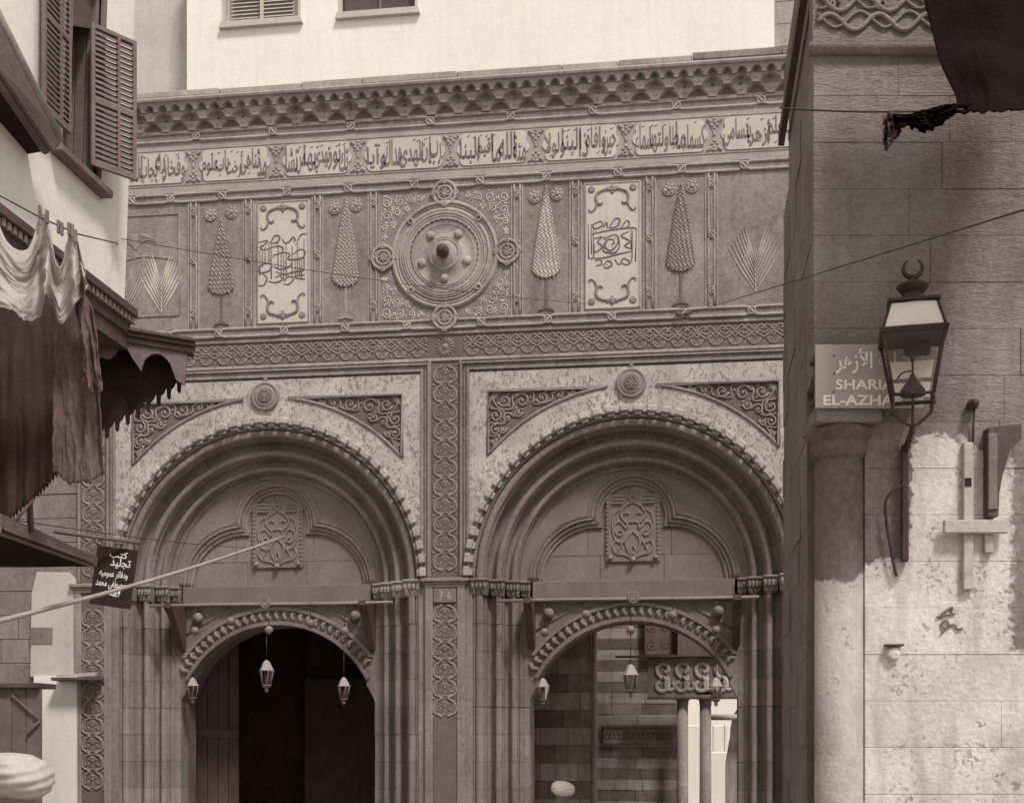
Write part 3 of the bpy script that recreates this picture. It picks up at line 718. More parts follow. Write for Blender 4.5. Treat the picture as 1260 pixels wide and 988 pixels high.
# ---- frieze ground
m = MB(); m.box(-5.25, 5.25, -.03, .0, 7.535, 10.40); frz = m.build('frieze_wall', 'stone_frieze', gate)
def rope(name, p0, p1, knots, off, r, cross, mat, y, ringr, parent):
    "two parallel rolls that cross at every knot; horizontal or vertical"
    p0 = Vector((p0[0], y, p0[1])); p1 = Vector((p1[0], y, p1[1])); d = p1 - p0; L = d.length; d.normalize(); nn = Vector((-d.z, 0, d.x))
    m = MB()
    for sgn in (1, -1):
        pts = [p0 + nn * off * sgn]; s = sgn
        for k in sorted(knots):
            pts.append(p0 + d * (k - cross) + nn * off * s); pts.append(p0 + d * (k - cross * .35) + nn * off * s * .75 + Vector((0, -.006 * sgn, 0)))
            s = -s
            pts.append(p0 + d * (k + cross * .35) + nn * off * s * .75 + Vector((0, -.006 * sgn, 0))); pts.append(p0 + d * (k + cross) + nn * off * s)
        pts.append(p1 + nn * off * s); m.tube(pts, r, 7)
    o = m.build(name, mat, parent)
    a_, b_ = p0 - nn * off * .7, p1 + nn * off * .7
    MB().box(min(a_.x, b_.x), max(a_.x, b_.x), y + .004, y + .016, min(a_.z, b_.z), max(a_.z, b_.z)).build('groove_shade', 'stone', o)  # darker plate between the rolls, groove shade put into its colour
    m = MB(); m.tube(arc3(0, 0, ringr, 0, 340, 12, 0), r * .62, 6, closed=True); m.ball((0, .01, 0), r * .55, 7, 5)
    me = m.mesh('knot', mat)
    for k in knots:
        q = p0 + d * k; link('knot', me, o, (q.x, q.y - .012, q.z))
    return o
rope('rope_moulding', (-5.25, 10.335), (5.25, 10.335), [5.25 + (.99 + 1.10 * k) - .09 for k in range(-5, 4)] , .056, .021, .095, 'stone_frieze', -.046, .050, gate)
k2 = [-4.44, -3.87, -3.12, -2.20, -1.34, -.42, .48, 1.38, 2.33, 3.17, 3.98, 4.75]
rope('rope_moulding', (-5.25, 9.49), (5.25, 9.49), [5.25 + k for k in k2], .054, .021, .095, 'stone_frieze', -.046, .048, gate)
k3 = [-4.6, -3.9, -3.18, -2.24, -1.38, -.52, .50, 1.40, 2.25, 3.2, 4.08, 4.8]
rope('rope_moulding', (-5.25, 7.59), (5.25, 7.59), [5.25 + k for k in k3], .054, .021, .095, 'stone_frieze', -.046, .048, gate)
SX = [-4.95, -3.54, -2.75, -1.77, -.985, .985, 1.77, 2.75, 3.56, 4.95]
for x in SX:
    rope('strip_moulding', (x, 7.66), (x, 9.43), [.22, .95, 1.62], .040, .014, .065, 'stone_frieze', -.045, .040, gate)
    m = MB()
    for s in (-1, 1): m.box(x + s * .075 - .010, x + s * .075 + .010, -.048, -.025, 7.66, 9.42, .003)
    m.build('strip_edge', 'stone_frieze', gate)

# ---- inscription band
m = MB(); m.box(-5.25, 5.25, -.038, -.025, 9.555, 10.27); ib = m.build('inscription_band', 'border', gate)
m = MB()
for z in (9.575, 9.675, 10.165, 10.255): m.box(-5.25, 5.25, -.046, -.03, z - .007, z + .007, .002)
m.build('band_line', 'stone_frieze', ib)
VERSE = ["إن للعلم أزهرا يتسامى", "كسماء ما طاولتها سماء", "حين وافاه ذا البنا ولولا", "منة الله ما أقيم البنا", "رب إن الهدى هداك وآيا", "تك نور تهدي بها من تشا", "مذ تناهى أرخت باب علوم", "وفخار به يجاب الدعا"]
CE = [4.82, 3.60, 2.44, 1.24, .085, -1.20, -2.35, -3.54, -4.72]
for k, v in enumerate(VERSE):
    x1, x0 = CE[k] - .085, CE[k + 1] + .085; h = .215; cz = 9.92
    e = .07
    rl = .075
    def endr(xr, sg):                                  # three lobes, from the top corner to the bottom one
        q = [(xr + sg * (-.115 + rl * sin(rad(t))), cz + h - rl + rl * cos(rad(t))) for t in range(0, 121, 20)]
        q += [(xr + sg * (-.062 + .062 * cos(rad(t))), cz + .072 * sin(rad(t))) for t in range(75, -76, -25)]
        q += [(xr + sg * (-.115 + rl * sin(rad(t))), cz - h + rl - rl * cos(rad(t))) for t in range(120, -1, -20)]
        return q
    pts = list(reversed(endr(x0, -1))) + endr(x1, 1)
    c = MB().prism(pts, -.052, -.036).build('cartouche', 'cream', ib)
    m = MB(); ws = v.split(); tot = sum(len(q) + .6 for q in ws); xr_ = x1 - .06; usable = (x1 - x0) - .12
    for qi, q in enumerate(ws):
        wq = usable * (len(q) + .6) / tot
        hq = .345 + .02 * (qi % 2)
        put_text(m, shape_ar(q), xr_ - wq / 2, cz + (.02 if qi % 2 else -.02), wq * 1.18, hq, -.055, .004, .010); xr_ -= wq
    for q in range(9): xx = x0 + .1 + (x1 - x0 - .2) * (q + random.random()) / 9; zz = cz + random.choice((-.155, .15, .165, -.02)); m.tube([(xx, -.055, zz), (xx + .035, -.055, zz + .022)], .0055, 4)
    m.build('inscription', 'letter', c)
for x in CE[1:-1]:
    m = MB()
    for s in (-1, 1):
        m.prism([(x - .10, 9.92 + s * .20), (x + .10, 9.92 + s * .20), (x + .055, 9.92 + s * .12), (x + .02, 9.92 + s * .03), (x - .02, 9.92 + s * .03), (x - .055, 9.92 + s * .12)], -.050, -.036)
        for a, b in ((-.06, .175), (.06, .175), (0, .16), (-.035, .12), (.035, .12), (0, .085), (0, .20), (-.085, .195), (.085, .195)): m.ball((x + a, -.052, 9.92 + s * b), .024, 7, 4, (1, .5, .9))
    m.ball((x, -.052, 9.92), .022, 7, 4, (1, .5, 1.5)); m.build('leaf_ornament', 'mid_relief', ib)

# ---- panels of the frieze
ZP0, ZP1 = 7.67, 9.41
def flower(mb, x, z, r, y):
    for k in range(7):
        a = k * 2 * PI / 7; mb.ball((x + r * .62 * cos(a), y, z + r * .62 * sin(a)), r * .36, 7, 4, (1, .5, 1))
    mb.ball((x, y - .01, z), r * .38, 8, 5, (1, .6, 1)); mb.tube(arc3(x, z, r, 0, 345, 16, y), r * .10, 5, closed=True)
def cyp_w(t): return .205 * max(.02, (1 - t) ** .80) * min(1, (max(t, .0) / .10) ** .45 if t < .10 else 1)
def cypress(cx, z0, z1, matp, body, zig, rows):
    bg_ = MB().box(cx - .30, cx + .30, -.036, -.029, ZP0, ZP1).build('cypress_panel', matp, gate)
    n = 28; pts = [(cx + cyp_w(i / n), z0 + (z1 - z0) * i / n) for i in range(n + 1)] + [(cx - cyp_w(i / n), z0 + (z1 - z0) * i / n) for i in range(n, -1, -1)]
    c = MB().prism(pts, -.055, -.034).build('cypress', body, bg_)
    m = MB()
    for r in range(rows):
        t = (r + .6) / (rows + .3); w_ = cyp_w(t) * 1.02; zz = z0 + (z1 - z0) * t; q = max(1, int(w_ / .026)); st = 2 * w_ / (2 * q)
        m.tube([(cx - w_ + st * i + random.uniform(-.003, .003), -.058, zz + (.026 if i % 2 else -.022) + random.uniform(-.004, .004)) for i in range(2 * q + 1)], .0085, 4)
    m.build('foliage_rows', zig, c)
    m = MB(); m.box(cx - .02, cx + .02, -.045, -.03, ZP0 + .1, z0 + .02, .004)
    m.prism([(cx - .11, ZP0 + .035), (cx, ZP0 + .125), (cx + .11, ZP0 + .035), (cx + .05, ZP0 + .045), (cx, ZP0 + .06), (cx - .05, ZP0 + .045)], -.055, -.03); m.build('cypress_trunk', 'stone_ground' if zig != 'cream' else 'mid_relief', c)
    for fx, fz in ((-.15, .17), (.15, .15)): m = MB(); flower(m, cx + fx, ZP1 - fz, .085, -.045); m.build('flower', 'mid_relief', bg_)
cypress(-3.14, 8.12, 9.18, 'stone', 'stone', 'pale_relief', 17)
cypress(-1.375, 8.15, 9.38, 'stone', 'mid_relief', 'cream', 24)
cypress(1.375, 8.14, 9.38, 'stone', 'pale_relief', 'pale_relief', 26)
cypress(3.16, 8.14, 9.30, 'stone', 'mid_relief', 'stone', 24)

def volutes(m, cx, zt, s, y):
    "scroll ornament at the head (s=1) or foot (s=-1) of a white panel"
    for q in (-1, 1):
        P = bez([(cx + q * .0, y, zt), (cx + q * .07, y, zt + s * .02), (cx + q * .14, y, zt + s * .005), (cx + q * .20, y, zt - s * .03), (cx + q * .215, y, zt - s * .10), (cx + q * .19, y, zt - s * .16), (cx + q * .145, y, zt - s * .17), (cx + q * .135, y, zt - s * .145)], 5)
        m.tube(P, [.022 - .012 * abs(i / len(P) - .45) for i in range(len(P))], 6)
        P = bez([(cx + q * .20, y, zt - s * .15), (cx + q * .225, y, zt - s * .22), (cx + q * .27, y, zt - s * .265), (cx + q * .31, y, zt - s * .25), (cx + q * .30, y, zt - s * .225)], 5)
        m.tube(P, [.018 - .010 * i / len(P) for i in range(len(P))], 6)
        m.ball((cx + q * .06, y, zt + s * .03), .032, 8, 5, (1, .5, 1))
        m.lathe([(.048, 0), (.048, .012), (.03, .018)], 14, (cx + q * .275, y + .008, zt + s * .03), 'y')
    m.ball((cx, y, zt + s * .035), .04, 8, 5, (1, .5, 1.3)); m.ball((cx, y, zt - s * .02), .025, 8, 5, (1, .5, 1))
CALL = {0: ([[(100, 440), (100, 560)], [(120, 420), (120, 545)], [(148, 390), (148, 540)], [(165, 380), (165, 650)], [(215, 400), (215, 580)], [(238, 470), (238, 640)], [(256, 480), (256, 660)], [(275, 400), (275, 640)], [(318, 420), (318, 640)], [(340, 500), (340, 650)], [(356, 380), (356, 640)], [(372, 500), (372, 640)], [(388, 520), (388, 655)], [(405, 380), (405, 600)], [(82, 440), (82, 620)]],
            [[(72, 385), (140, 375), (110, 405), (85, 420), (110, 440), (125, 425)], [(160, 392), (190, 345), (226, 350), (216, 385), (172, 397)], [(245, 368), (268, 400), (300, 388), (325, 360), (342, 380), (330, 392)], [(360, 385), (386, 345), (424, 342)], [(128, 440), (200, 418), (250, 430), (246, 462), (225, 466)], [(180, 482), (260, 466), (302, 480), (292, 516), (388, 512), (414, 470), (380, 450), (322, 482)], [(70, 562), (118, 535), (166, 545), (150, 588), (82, 602), (70, 566)], [(182, 560), (232, 582), (300, 566), (310, 545)], [(198, 600), (262, 620), (332, 606), (400, 596), (372, 612)], [(72, 690), (108, 692), (132, 640), (92, 600)], [(142, 662), (192, 676), (242, 660), (232, 628), (200, 640)], [(254, 690), (298, 690), (332, 650), (290, 638), (258, 672)], [(344, 650), (412, 662)], [(344, 640), (380, 630), (410, 632)]], 235 / 1., (250, 520), 5.645),
        1: ([[(45, 310), (45, 545)], [(65, 310), (65, 520)], [(356, 360), (350, 585)], [(382, 360), (375, 585)], [(80, 330), (80, 545)], [(345, 340), (345, 500)]],
            [[(68, 378), (200, 355), (350, 345), (384, 362)], [(44, 548), (150, 548), (250, 528), (346, 512)], [(72, 312), (130, 290), (142, 318), (92, 340), (70, 312)], [(150, 334), (172, 298), (178, 340)], [(190, 342), (230, 280), (266, 284), (250, 328), (200, 342)], [(276, 342), (310, 295), (332, 310), (320, 340), (280, 346)], [(160, 410), (240, 390), (250, 450), (200, 500), (155, 460), (185, 420), (225, 430), (210, 465)], [(332, 370), (275, 398), (335, 440), (300, 470), (340, 492)], [(85, 410), (142, 398), (110, 432), (142, 470), (90, 505), (85, 450)], [(150, 400), (170, 440), (150, 500), (230, 515), (262, 470), (256, 400)], [(90, 568), (132, 560), (135, 592), (98, 602)], [(150, 602), (182, 570), (212, 598), (170, 622), (150, 602)], [(228, 560), (262, 602), (292, 560), (340, 588), (312, 604), (280, 592)]], 230., (213, 450), 5.81)}
for k, cx in enumerate((-2.26, 2.26)):
    wp = MB().box(cx - .375, cx + .375, -.042, -.029, ZP0 + .02, ZP1 - .03, .004).build('white_panel', 'cream', gate)
    m = MB(); m.tube([(cx - .36, -.042, ZP0 + .035), (cx + .36, -.042, ZP0 + .035), (cx + .36, -.042, ZP1 - .045), (cx - .36, -.042, ZP1 - .045)], .012, 5, closed=True); m.build('panel_border', 'mid_relief', wp)
    for zv, sv in ((ZP1 - .15, 1), (ZP0 + .16, -1)): m = MB(); volutes(m, cx, zv, sv, -.045); m.build('scroll_ornament', 'orn', wp)
    m = MB(); V, C_, _, (mx, mz), s_ = CALL[k]; K = 1 / (s_ * 91.5)
    for L in V: m.tube([(cx + (x - mx) * K, -.045, 8.56 + (mz - z) * K) for x, z in L], .0075, 4)
    for L in C_:
        P = bez([(cx + (x - mx) * K, -.045, 8.56 + (mz - z) * K) for x, z in L], 5); n = len(P)
        m.tube(P, [.0150 - .012 * abs(i / n - .5) for i in range(n)], 6)
    for q in range(12): m.ball((cx + random.uniform(-.26, .26), -.046, 8.56 + random.uniform(-.28, .28)), .010, 6, 4, (1, .4, 1))
    m.v = [(x_, -.0435 + (y_ + .045) * .35, z_) for x_, y_, z_ in m.v]; m.build('calligraphy', 'letter', wp)
# end panels with palms
for s, cx in ((-1, -4.25), (1, 4.25)):
    ep = MB().box(cx - .62, cx + .62, -.036, -.029, ZP0, ZP1).build('palm_panel', 'stone', gate)
    m = MB()
    if s < 0:
        m.tube([(cx - .55, -.036, ZP0 + .2), (cx + .50, -.036, ZP0 + .2), (cx + .50, -.036, ZP1 - .13), (cx - .55, -.036, ZP1 - .13)], .016, 5, closed=True)
        m.box(cx - .045, cx - .0, -.042, -.03, ZP0 + .25, ZP1 - .55, .006); m.tube(bez([(cx - .45, -.036, ZP1 - .78), (cx - .02, -.036, ZP1 - .70), (cx + .42, -.036, ZP1 - .76)], 6), .012, 5)
        m.build('panel_border', 'stone', ep)
    for px_, pz, ht, mt in (((cx - .27, ZP0 + .24, .92, 'mid_relief'), (cx + .24, ZP0 + .24, .95, 'pale_relief')) if s < 0 else ((cx - .12, ZP0 + .16, .98, 'stone_frieze'),)):
        m = MB(); m.box(px_ - .006, px_ + .006, -.042, -.034, pz, pz + ht * .55)
        for k in range(7):
            for q in (-1, 1):
                zb_ = pz + ht * .065 * k; L = ht * (.70 - .03 * k); a = rad(31 - 2.4 * k)
                tx, tz = px_ + q * sin(a) * L, zb_ + cos(a) * L; nx_, nz_ = cos(a) * .016, -q * sin(a) * .016
                m.prism([(px_, zb_), ((px_ + tx) / 2 + nx_, (zb_ + tz) / 2 + nz_), (tx, tz), ((px_ + tx) / 2 - nx_, (zb_ + tz) / 2 - nz_)], -.044 - .0006 * k, -.034)
        m.build('palm_leaves', mt, ep)
    m = MB()
    for k in range(13):
        a = rad(-75 + 150 * k / 12); c0 = (cx - .03 + .1 * s, ZP1 - .62 if s < 0 else ZP1 - .72)
        m.tube(bez([(c0[0], -.036, c0[1]), (c0[0] + .14 * sin(a), -.040, c0[1] + .12 + .10 * cos(a)), (c0[0] + .34 * sin(a), -.036, c0[1] + .06 + .17 * cos(a))], 4), [.004, .006, .008, .01, .012, .011, .009, .006, .003], 4)
    if s < 0: m.build('palm_crown', 'stone_frieze', ep)

# ---- the roundel
rp = MB().box(-.90, .90, -.036, -.029, ZP0 + .01, ZP1 - .01).build('roundel_panel', 'arabesque', gate)
RZ = 8.52
for sx_ in (-1, 1):
    for sz_ in (-1, 1):
        m = MB()
        for dx, dz, r_ in ((.80, .76, .075), (.62, .77, .07), (.80, .58, .07), (.46, .79, .05), (.82, .42, .05), (.66, .62, .06), (.52, .66, .035), (.70, .46, .035), (.33, .80, .035), (.84, .29, .03)):
            m.tube(spiral(sx_ * dx, RZ + sz_ * dz * .98, r_, random.uniform(0, 360), random.choice((-1.5, 1.5)), 16, -.037, .2), .0085, 5)
            for q in range(4): a = random.uniform(0, 6.28); m.ball((sx_ * dx + r_ * 1.25 * cos(a), -.037, RZ + sz_ * dz * .98 + r_ * 1.25 * sin(a)), .014, 6, 4, (1, .5, 1))
        m.v = [(max(-.885, min(.885, x_)), y_, z_) for x_, y_, z_ in m.v]
        m.build('vine_scroll', 'pale_relief', rp)
m = MB(); m.lathe([(.74, 0), (.74, .02), (.67, .022), (.66, .034), (.645, .022), (.60, .025), (.58, .012)], 64, (0, -.034, RZ), 'y', False); rd = m.build('roundel', 'stone_frieze', gate)
m = MB(); m.tube(arc3(0, RZ, .705, 0, 355, 72, -.055), .026, 6, closed=True); m.tube(arc3(0, RZ, .605, 0, 355, 72, -.055), .024, 6, closed=True); m.build('ring_moulding', 'stone_frieze', rd)
sca = []
for k in range(40):
    for j in range(4):
        a = 2 * PI * (k + j / 4) / 40; r = .462 + .014 * abs(sin(PI * j / 4))
        sca.append((r * cos(a), RZ + r * sin(a)))
m = MB(); m.prism(arc(0, RZ, .582, 0, 355, 71), -.085, -.03, [sca]); m.tube(arc3(0, RZ, .55, 0, 355, 71, -.086), .009, 5, closed=True); m.tube(arc3(0, RZ, .515, 0, 355, 71, -.086), .007, 5, closed=True); m.build('scalloped_ring', 'stone_frieze', rd)
m = MB(); m.lathe([(.49, 0), (.49, .022), (.455, .022), (.448, .034), (.436, .022), (.425, .022), (.418, .032), (.408, .022), (.245, .022), (.238, .036), (.226, .024), (.22, .026), (.212, .05), (.195, .056), (.188, .044), (.165, .066), (.13, .086), (.08, .092)], 40, (0, -.04, RZ), 'y'); m.build('roundel_disc', 'stone_frieze', rd)
for k in range(5):
    a = rad(270 + 72 * k); m = MB(); m.ball((.325 * cos(a), -.066, RZ + .325 * sin(a)), .060, 14, 9, (1, .7, 1)); m.build('stone_ball', 'stone_frieze', rd)
m = MB(); m.ball((0, -.20, RZ), .088, 16, 10, (1, 1.25, 1)); m.lathe([(.05, 0), (.06, .03), (.03, .06)], 12, (0, -.28, RZ), 'y'); m.build('centre_knob', 'wood', rd)
for dx, dz in ((.85, 0), (-.85, 0), (0, .83), (0, -.85)):
    c = (dx, RZ + dz); m = MB()
    m.lathe([(.175, 0), (.175, .018)], 24, (c[0], -.036, c[1]), 'y', False)
    m.tube(arc3(c[0], c[1], .155, 0, 345, 24, -.058), .024, 6, closed=True); m.tube(arc3(c[0], c[1], .095, 0, 345, 20, -.058), .018, 6, closed=True)
    for k in range(4): m.tube(arc3(c[0] + .155 * cos(k * PI / 2), c[1] + .155 * sin(k * PI / 2), .032, 0, 330, 10, -.07), .011, 5, closed=True)
    for k in range(7):
        a = k * 2 * PI / 7; m.tube(bez([(c[0], -.06, c[1]), (c[0] + .04 * cos(a), -.066, c[1] + .04 * sin(a)), (c[0] + .078 * cos(a + .6), -.058, c[1] + .078 * sin(a + .6))], 3), [.008, .012, .013, .013, .012, .009, .004], 5)
    m.build('loop_rosette', 'stone_frieze', rd)
m = MB()
for k in range(4):
    a = PI / 4 + k * PI / 2; x, z = .655 * cos(a), RZ + .655 * sin(a)
    m.tube(arc3(x, z, .035, 0, 330, 10, -.075), .012, 5, closed=True)
    t = (-sin(a), cos(a))
    for s in (1, -1): m.tube([(x + t[0] * .07 + s * cos(a) * .05, -.06, z + t[1] * .07 + s * sin(a) * .05), (x - t[0] * .07 - s * cos(a) * .05, -.06, z - t[1] * .07 - s * sin(a) * .05)], .014, 5)
m.build('ring_knot', 'stone_frieze', rd)

# ---- stalactite cornice
PIT = .375; HM = .315
def tier(s, xl, w_, ph, wd=.9):
    u = ((xl - ph) / w_) % 1.0; x = abs(u - .5) * 2
    hw = wd * (1 - s ** 2.2) if s < 1 else 0
    return max(0., 1 - (x / hw) ** 2) ** .6 if hw > 1e-3 and x < hw else 0.
def mq(i, j):
    pass
rows = []
for z0, z1, w_, ph, o, dpt in ((0, .12, PIT, 0, .08, .078), (.12, .225, PIT, PIT / 2, .155, .11), (.225, HM, PIT / 2, PIT / 4, .205, .10)):
    for q in range(9):
        s = q / 8; rows.append((z0 + (z1 - z0) * (s * .998 + .001), lambda x, s=s, w_=w_, ph=ph, o=o, dpt=dpt: -(o + .012 * s) + dpt * tier(s, x, w_, ph, {.12: .74, .225: .72}.get(round(z0, 3), .95)) * (1 + .22 * cos((x - ph) / w_ * 14 * PI) * (z0 > .1) * (z0 < .2)) + .008 * sin(x / PIT * 12 * PI) * (z0 < .1) * (1 - s)))
NX = 32; m = MB(); vs = []
for z, fn in rows:
    for i in range(NX + 1): vs.append((PIT * i / NX, fn(PIT * i / NX + 1e-5), z))
m.add(vs, [(j * (NX + 1) + i, j * (NX + 1) + i + 1, (j + 1) * (NX + 1) + i + 1, (j + 1) * (NX + 1) + i) for j in range(len(rows) - 1) for i in range(NX)])
for cxm, zc in ((PIT / 2, .06), (0.0, .17)):                      # small drilled bosses on the tongues
    for k in (-1, 0, 1):
        xx = (cxm + PIT / 2 + k * .024) % PIT; m.ball((xx, -.085 if zc < .1 else -.160, zc + .0), .011, 5, 3)
MQ = m.mesh('stalactite', 'stone_frieze')
m = MB(); XE = 5.45
def cprof(pr, x0, x1):
    k = len(pr); m.add([(x0, y, z) for y, z in pr] + [(x1, y, z) for y, z in pr], [(i, (i + 1) % k, (i + 1) % k + k, i + k) for i in range(k)] + [tuple(range(k - 1, -1, -1)), tuple(range(k, 2 * k))])
cprof([(.5, 10.405), (-.055, 10.405), (-.060, 10.425), (.5, 10.425)], -XE, XE)
cprof([(.5, 10.715), (-.215, 10.715), (-.225, 10.735), (-.262, 10.745), (-.272, 10.77), (-.262, 10.795), (-.235, 10.80), (.5, 10.80)], -XE, XE)
cor = m.build('cornice', 'stone_frieze', gate)
MB().box(-XE, XE, -.05, .5, 10.40, 10.72).build('cornice_core', 'stone_ground', cor)
for k in range(29): link('stalactite', MQ, cor, (-5.43 + PIT * k, random.uniform(-.004, .004), 10.408))
x = -5.4
cps = [-5.45, -4.3, -3.1, -1.95, -1.10, .2, 1.6, 2.35, 3.31, 4.45, 5.45]
for a, b in zip(cps, cps[1:]):
    top = 10.895 if a < 3.3 else 10.90
    m = MB(); m.box(a + .003, b - .003, -.235 + (0 if a < 3.3 else -.03) + random.uniform(-.01, .01), .6, 10.803, top + random.uniform(-.012, .008), .012); m.build('coping_slab', 'coping' if a < 3.3 else 'stone', cor)

# ================================================================ inside the gate
vest = thing('entrance_hall', 'dim striped-masonry entrance hall seen through the open arches', 'hall')
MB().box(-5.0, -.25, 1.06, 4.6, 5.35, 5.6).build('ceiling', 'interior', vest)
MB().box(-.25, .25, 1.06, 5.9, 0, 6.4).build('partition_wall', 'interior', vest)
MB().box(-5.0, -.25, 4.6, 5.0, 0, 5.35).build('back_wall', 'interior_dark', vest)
# striped pier and back wall, course by course
def courses(name, px0, px1, Y, z0, z1, h, start, cut=None, lens=None):
    x0 = fac(px0, 900, Y)[0]; x1 = fac(px1, 900, Y)[0]
    back = MB().box(x0, x1, Y + .03, Y + .3, z0, z1).build(name, 'interior', vest)
    z = z0; k = start
    while z < z1 - .02:
        zz = min(z + h, z1); xs = [x0]
        while xs[-1] < x1 - .15: xs.append(min(x1, xs[-1] + random.uniform(*(lens or (.5, 1.1)))))
        xs[-1] = x1
        for a, b in zip(xs, xs[1:]):
            mt = 'ablaq_light' if k % 2 else 'ablaq_dark'
            if random.random() < .04: mt = 'ablaq_light' if mt == 'ablaq_dark' else 'ablaq_dark'
            MB().box(a + .003, b - .003, Y + random.uniform(0, .012), Y + .05, z + .002, zz - .002, .005).build('stone_block', mt, back)
        z += h; k += 1
    return back
courses('striped_pier', 640, 727, 2.4, .0, 4.4, .27, 0, lens=(.3, .7))
m = MB(); x = fac(731, 900, 2.35)[0]; m.tube([(x, 2.42, 0), (x, 2.42, 4.4)], .045, 10); m.build('corner_shaft', 'ablaq_light', vest)
bw = courses('striped_wall', 715, 834, 5.0, 0, 5.35, .185, 1)
m = MB(); xa, xb = fac(742, 900, 4.95)[0], fac(830, 900, 4.95)[0]; zb0, zb1 = fac(780, 915, 4.95)[1], fac(780, 895, 4.95)[1]
m.box(xa, xb, 4.93, 5.02, zb0, zb1, .01); m.box(xa - .03, xb + .03, 4.90, 5.02, zb1, zb1 + .04, .008); lt = m.build('door_lintel', 'ablaq_dark', vest)
m = MB()
for k in range(14): m.tube(arc3(xa + .08 + (xb - xa - .16) * k / 13, (zb0 + zb1) / 2, .05, 0, 330, 8, 4.93), .010, 4, closed=True)
m.build('carved_ring', 'interior', lt)
# carved screen with S scrolls over the passage to the court
Ys = 4.4
xa, za = fac(797, 858, Ys); xb, zb = fac(925, 808, Ys)
sc_ = thing('carved_screen', 'dark panel of pale S-shaped scrolls hung over the inner columns', 'screen')
MB().box(xa, xb, Ys, Ys + .06, za, zb, .006).build('panel', 'ablaq_dark', sc_)
m = MB(); m.box(fac(757, 0, Ys)[0], xb, Ys - .10, Ys + .04, zb, zb + .035, .006); m.box(xa - .02, xb, Ys - .03, Ys + .02, za - .03, za, .005); m.build('rail', 'wood', sc_)
wd = xb - xa; hz = zb - za
ns = 5
for k in range(ns):
    c0 = xa + .08 + (wd - .1) * (k + .5) / ns; m = MB(); q = wd / ns / 2
    top = spiral(c0 + q * .15, za + hz * .70, hz * .215, -100, -.95, 16, Ys - .01, .35)
    bot = spiral(c0 - q * .15, za + hz * .30, hz * .215, 80, -.95, 16, Ys - .01, .35)
    m.tube(list(reversed(top)) + bot, .040, 6)
    bt2 = spiral(c0 + q * .85, za + hz * .30, hz * .17, 100, .9, 14, Ys - .01, .35); m.tube(bt2, .036, 6)
    m.ball((c0 + q * .55, Ys, za + hz * .5), .03, 8, 5, (1, .5, 1.6)); m.v = [(x_, Ys - .004 + (y_ - Ys) * .4, z_) for x_, y_, z_ in m.v]; m.build('scroll', 'ablaq_light', sc_)
m = MB(); x0, z0 = fac(793, 806, 4.9); x1, z1 = fac(925, 770, 4.9); m.box(x0, x1, 4.86, 4.98, z0, z0 + .9, .01); up = m.build('upper_panel', 'interior', vest)
for k in range(6):
    for j in range(2): MB().tube(spiral(x0 + .12 + .24 * k, z0 + .18 + .3 * j, .10, 60 * k, 1.4 if k % 2 else -1.4, 18, 4.862, .2), .011, 5).build('vine_curl', 'interior', up)
for px, r in ((840, .095), (868, .10)):
    x, zt = fac(px, 866, 4.55)
    t = thing('marble_column', 'slender dark column %s under the scroll screen' % ('nearer the striped wall' if px == 840 else 'standing in the bright passage'), 'column', (x, 4.55, 0))
    MB().lathe([(r * 1.35, 0), (r * 1.35, .15), (r * 1.1, .22), (r, .26), (r * .94, zt)], 18).build('shaft', 'stone_jamb', t)
    m = MB(); m.lathe([(r * .95, zt - .02), (r * 1.08, zt), (r * .98, zt + .02), (r * 1.25, zt + .12), (r * 1.5, zt + .15)], 18); m.box(-r * 1.5, r * 1.5, -r * 1.5, r * 1.5, zt + .148, zt + .20, .008)
    for k in range(8): m.ball((r * 1.2 * cos(k * PI / 4), r * 1.2 * sin(k * PI / 4), zt + .10), .03, 6, 4)
    m.build('capital', 'stone_jamb', t)
# wall over the columns up to the ceiling, and to the right of the passage
x0 = fac(834, 0, 4.9)[0]
MB().box(x0, 5.0, 4.7, 4.95, zb + .03, 5.35).build('wall_over_passage', 'interior', vest)
xr = fac(893, 0, 4.7)[0]
m = MB(); zz = fac(895, 905, 4.7)[1]
m.prism([(xr + .02, 0), (xr + .02, fac(895, 940, 4.7)[1]), (xr + .10, fac(895, 905, 4.7)[1])] + [(xr + .10 + .25 * (1 - cos(rad(a))), zz + .55 * sin(rad(a))) for a in range(15, 91, 15)] + [(5.0, zz + .62), (5.0, 0)], 5.4, 5.7); m.build('passage_pier', 'ablaq_light', vest)
x0, z0 = fac(876, 886, 5.0); x1, z1 = fac(911, 878, 5.0)
m = MB(); m.tube([(x0 - .1, 5.1, (z0 + z1) / 2), (x1 + .3, 5.1, (z0 + z1) / 2)], .05, 8); m.build('tie_beam', 'wood_pale', vest)
# the open court beyond
ct = thing('court_arcade', 'bright white courtyard wall with blocks seen between the inner columns', 'wall')
MB().box(-4, 16, 26, 26.5, 0, 5.2).build('court_wall', 'plaster', ct)
x0, z0 = fac(874, 925, 17.5); x1 = fac(907, 925, 17.5)[0]
MB().box(x0, x1, 17.5, 18.2, 0, z0, .02).build('stone_plinth', 'plaster', ct)
x0 = fac(877, 890, 19)[0]; x1, z1 = fac(897, 892, 19); m = MB(); m.box(x0, x1 - .12, 19, 19.4, 0, z1, .02); m.build('white_pier', 'plaster', ct)
m = MB(); m.box(x1 - .118, x1, 18.98, 19.4, 0, z1 + .02, .01); m.build('pier_edge', 'plaster', ct)
x0 = fac(846, 890, 21)[0]; x1, z1 = fac(861, 892, 21); MB().box(x0 - .2, x1 + .2, 21, 21.3, 0, z1, .02).build('low_wall', 'plaster', ct)
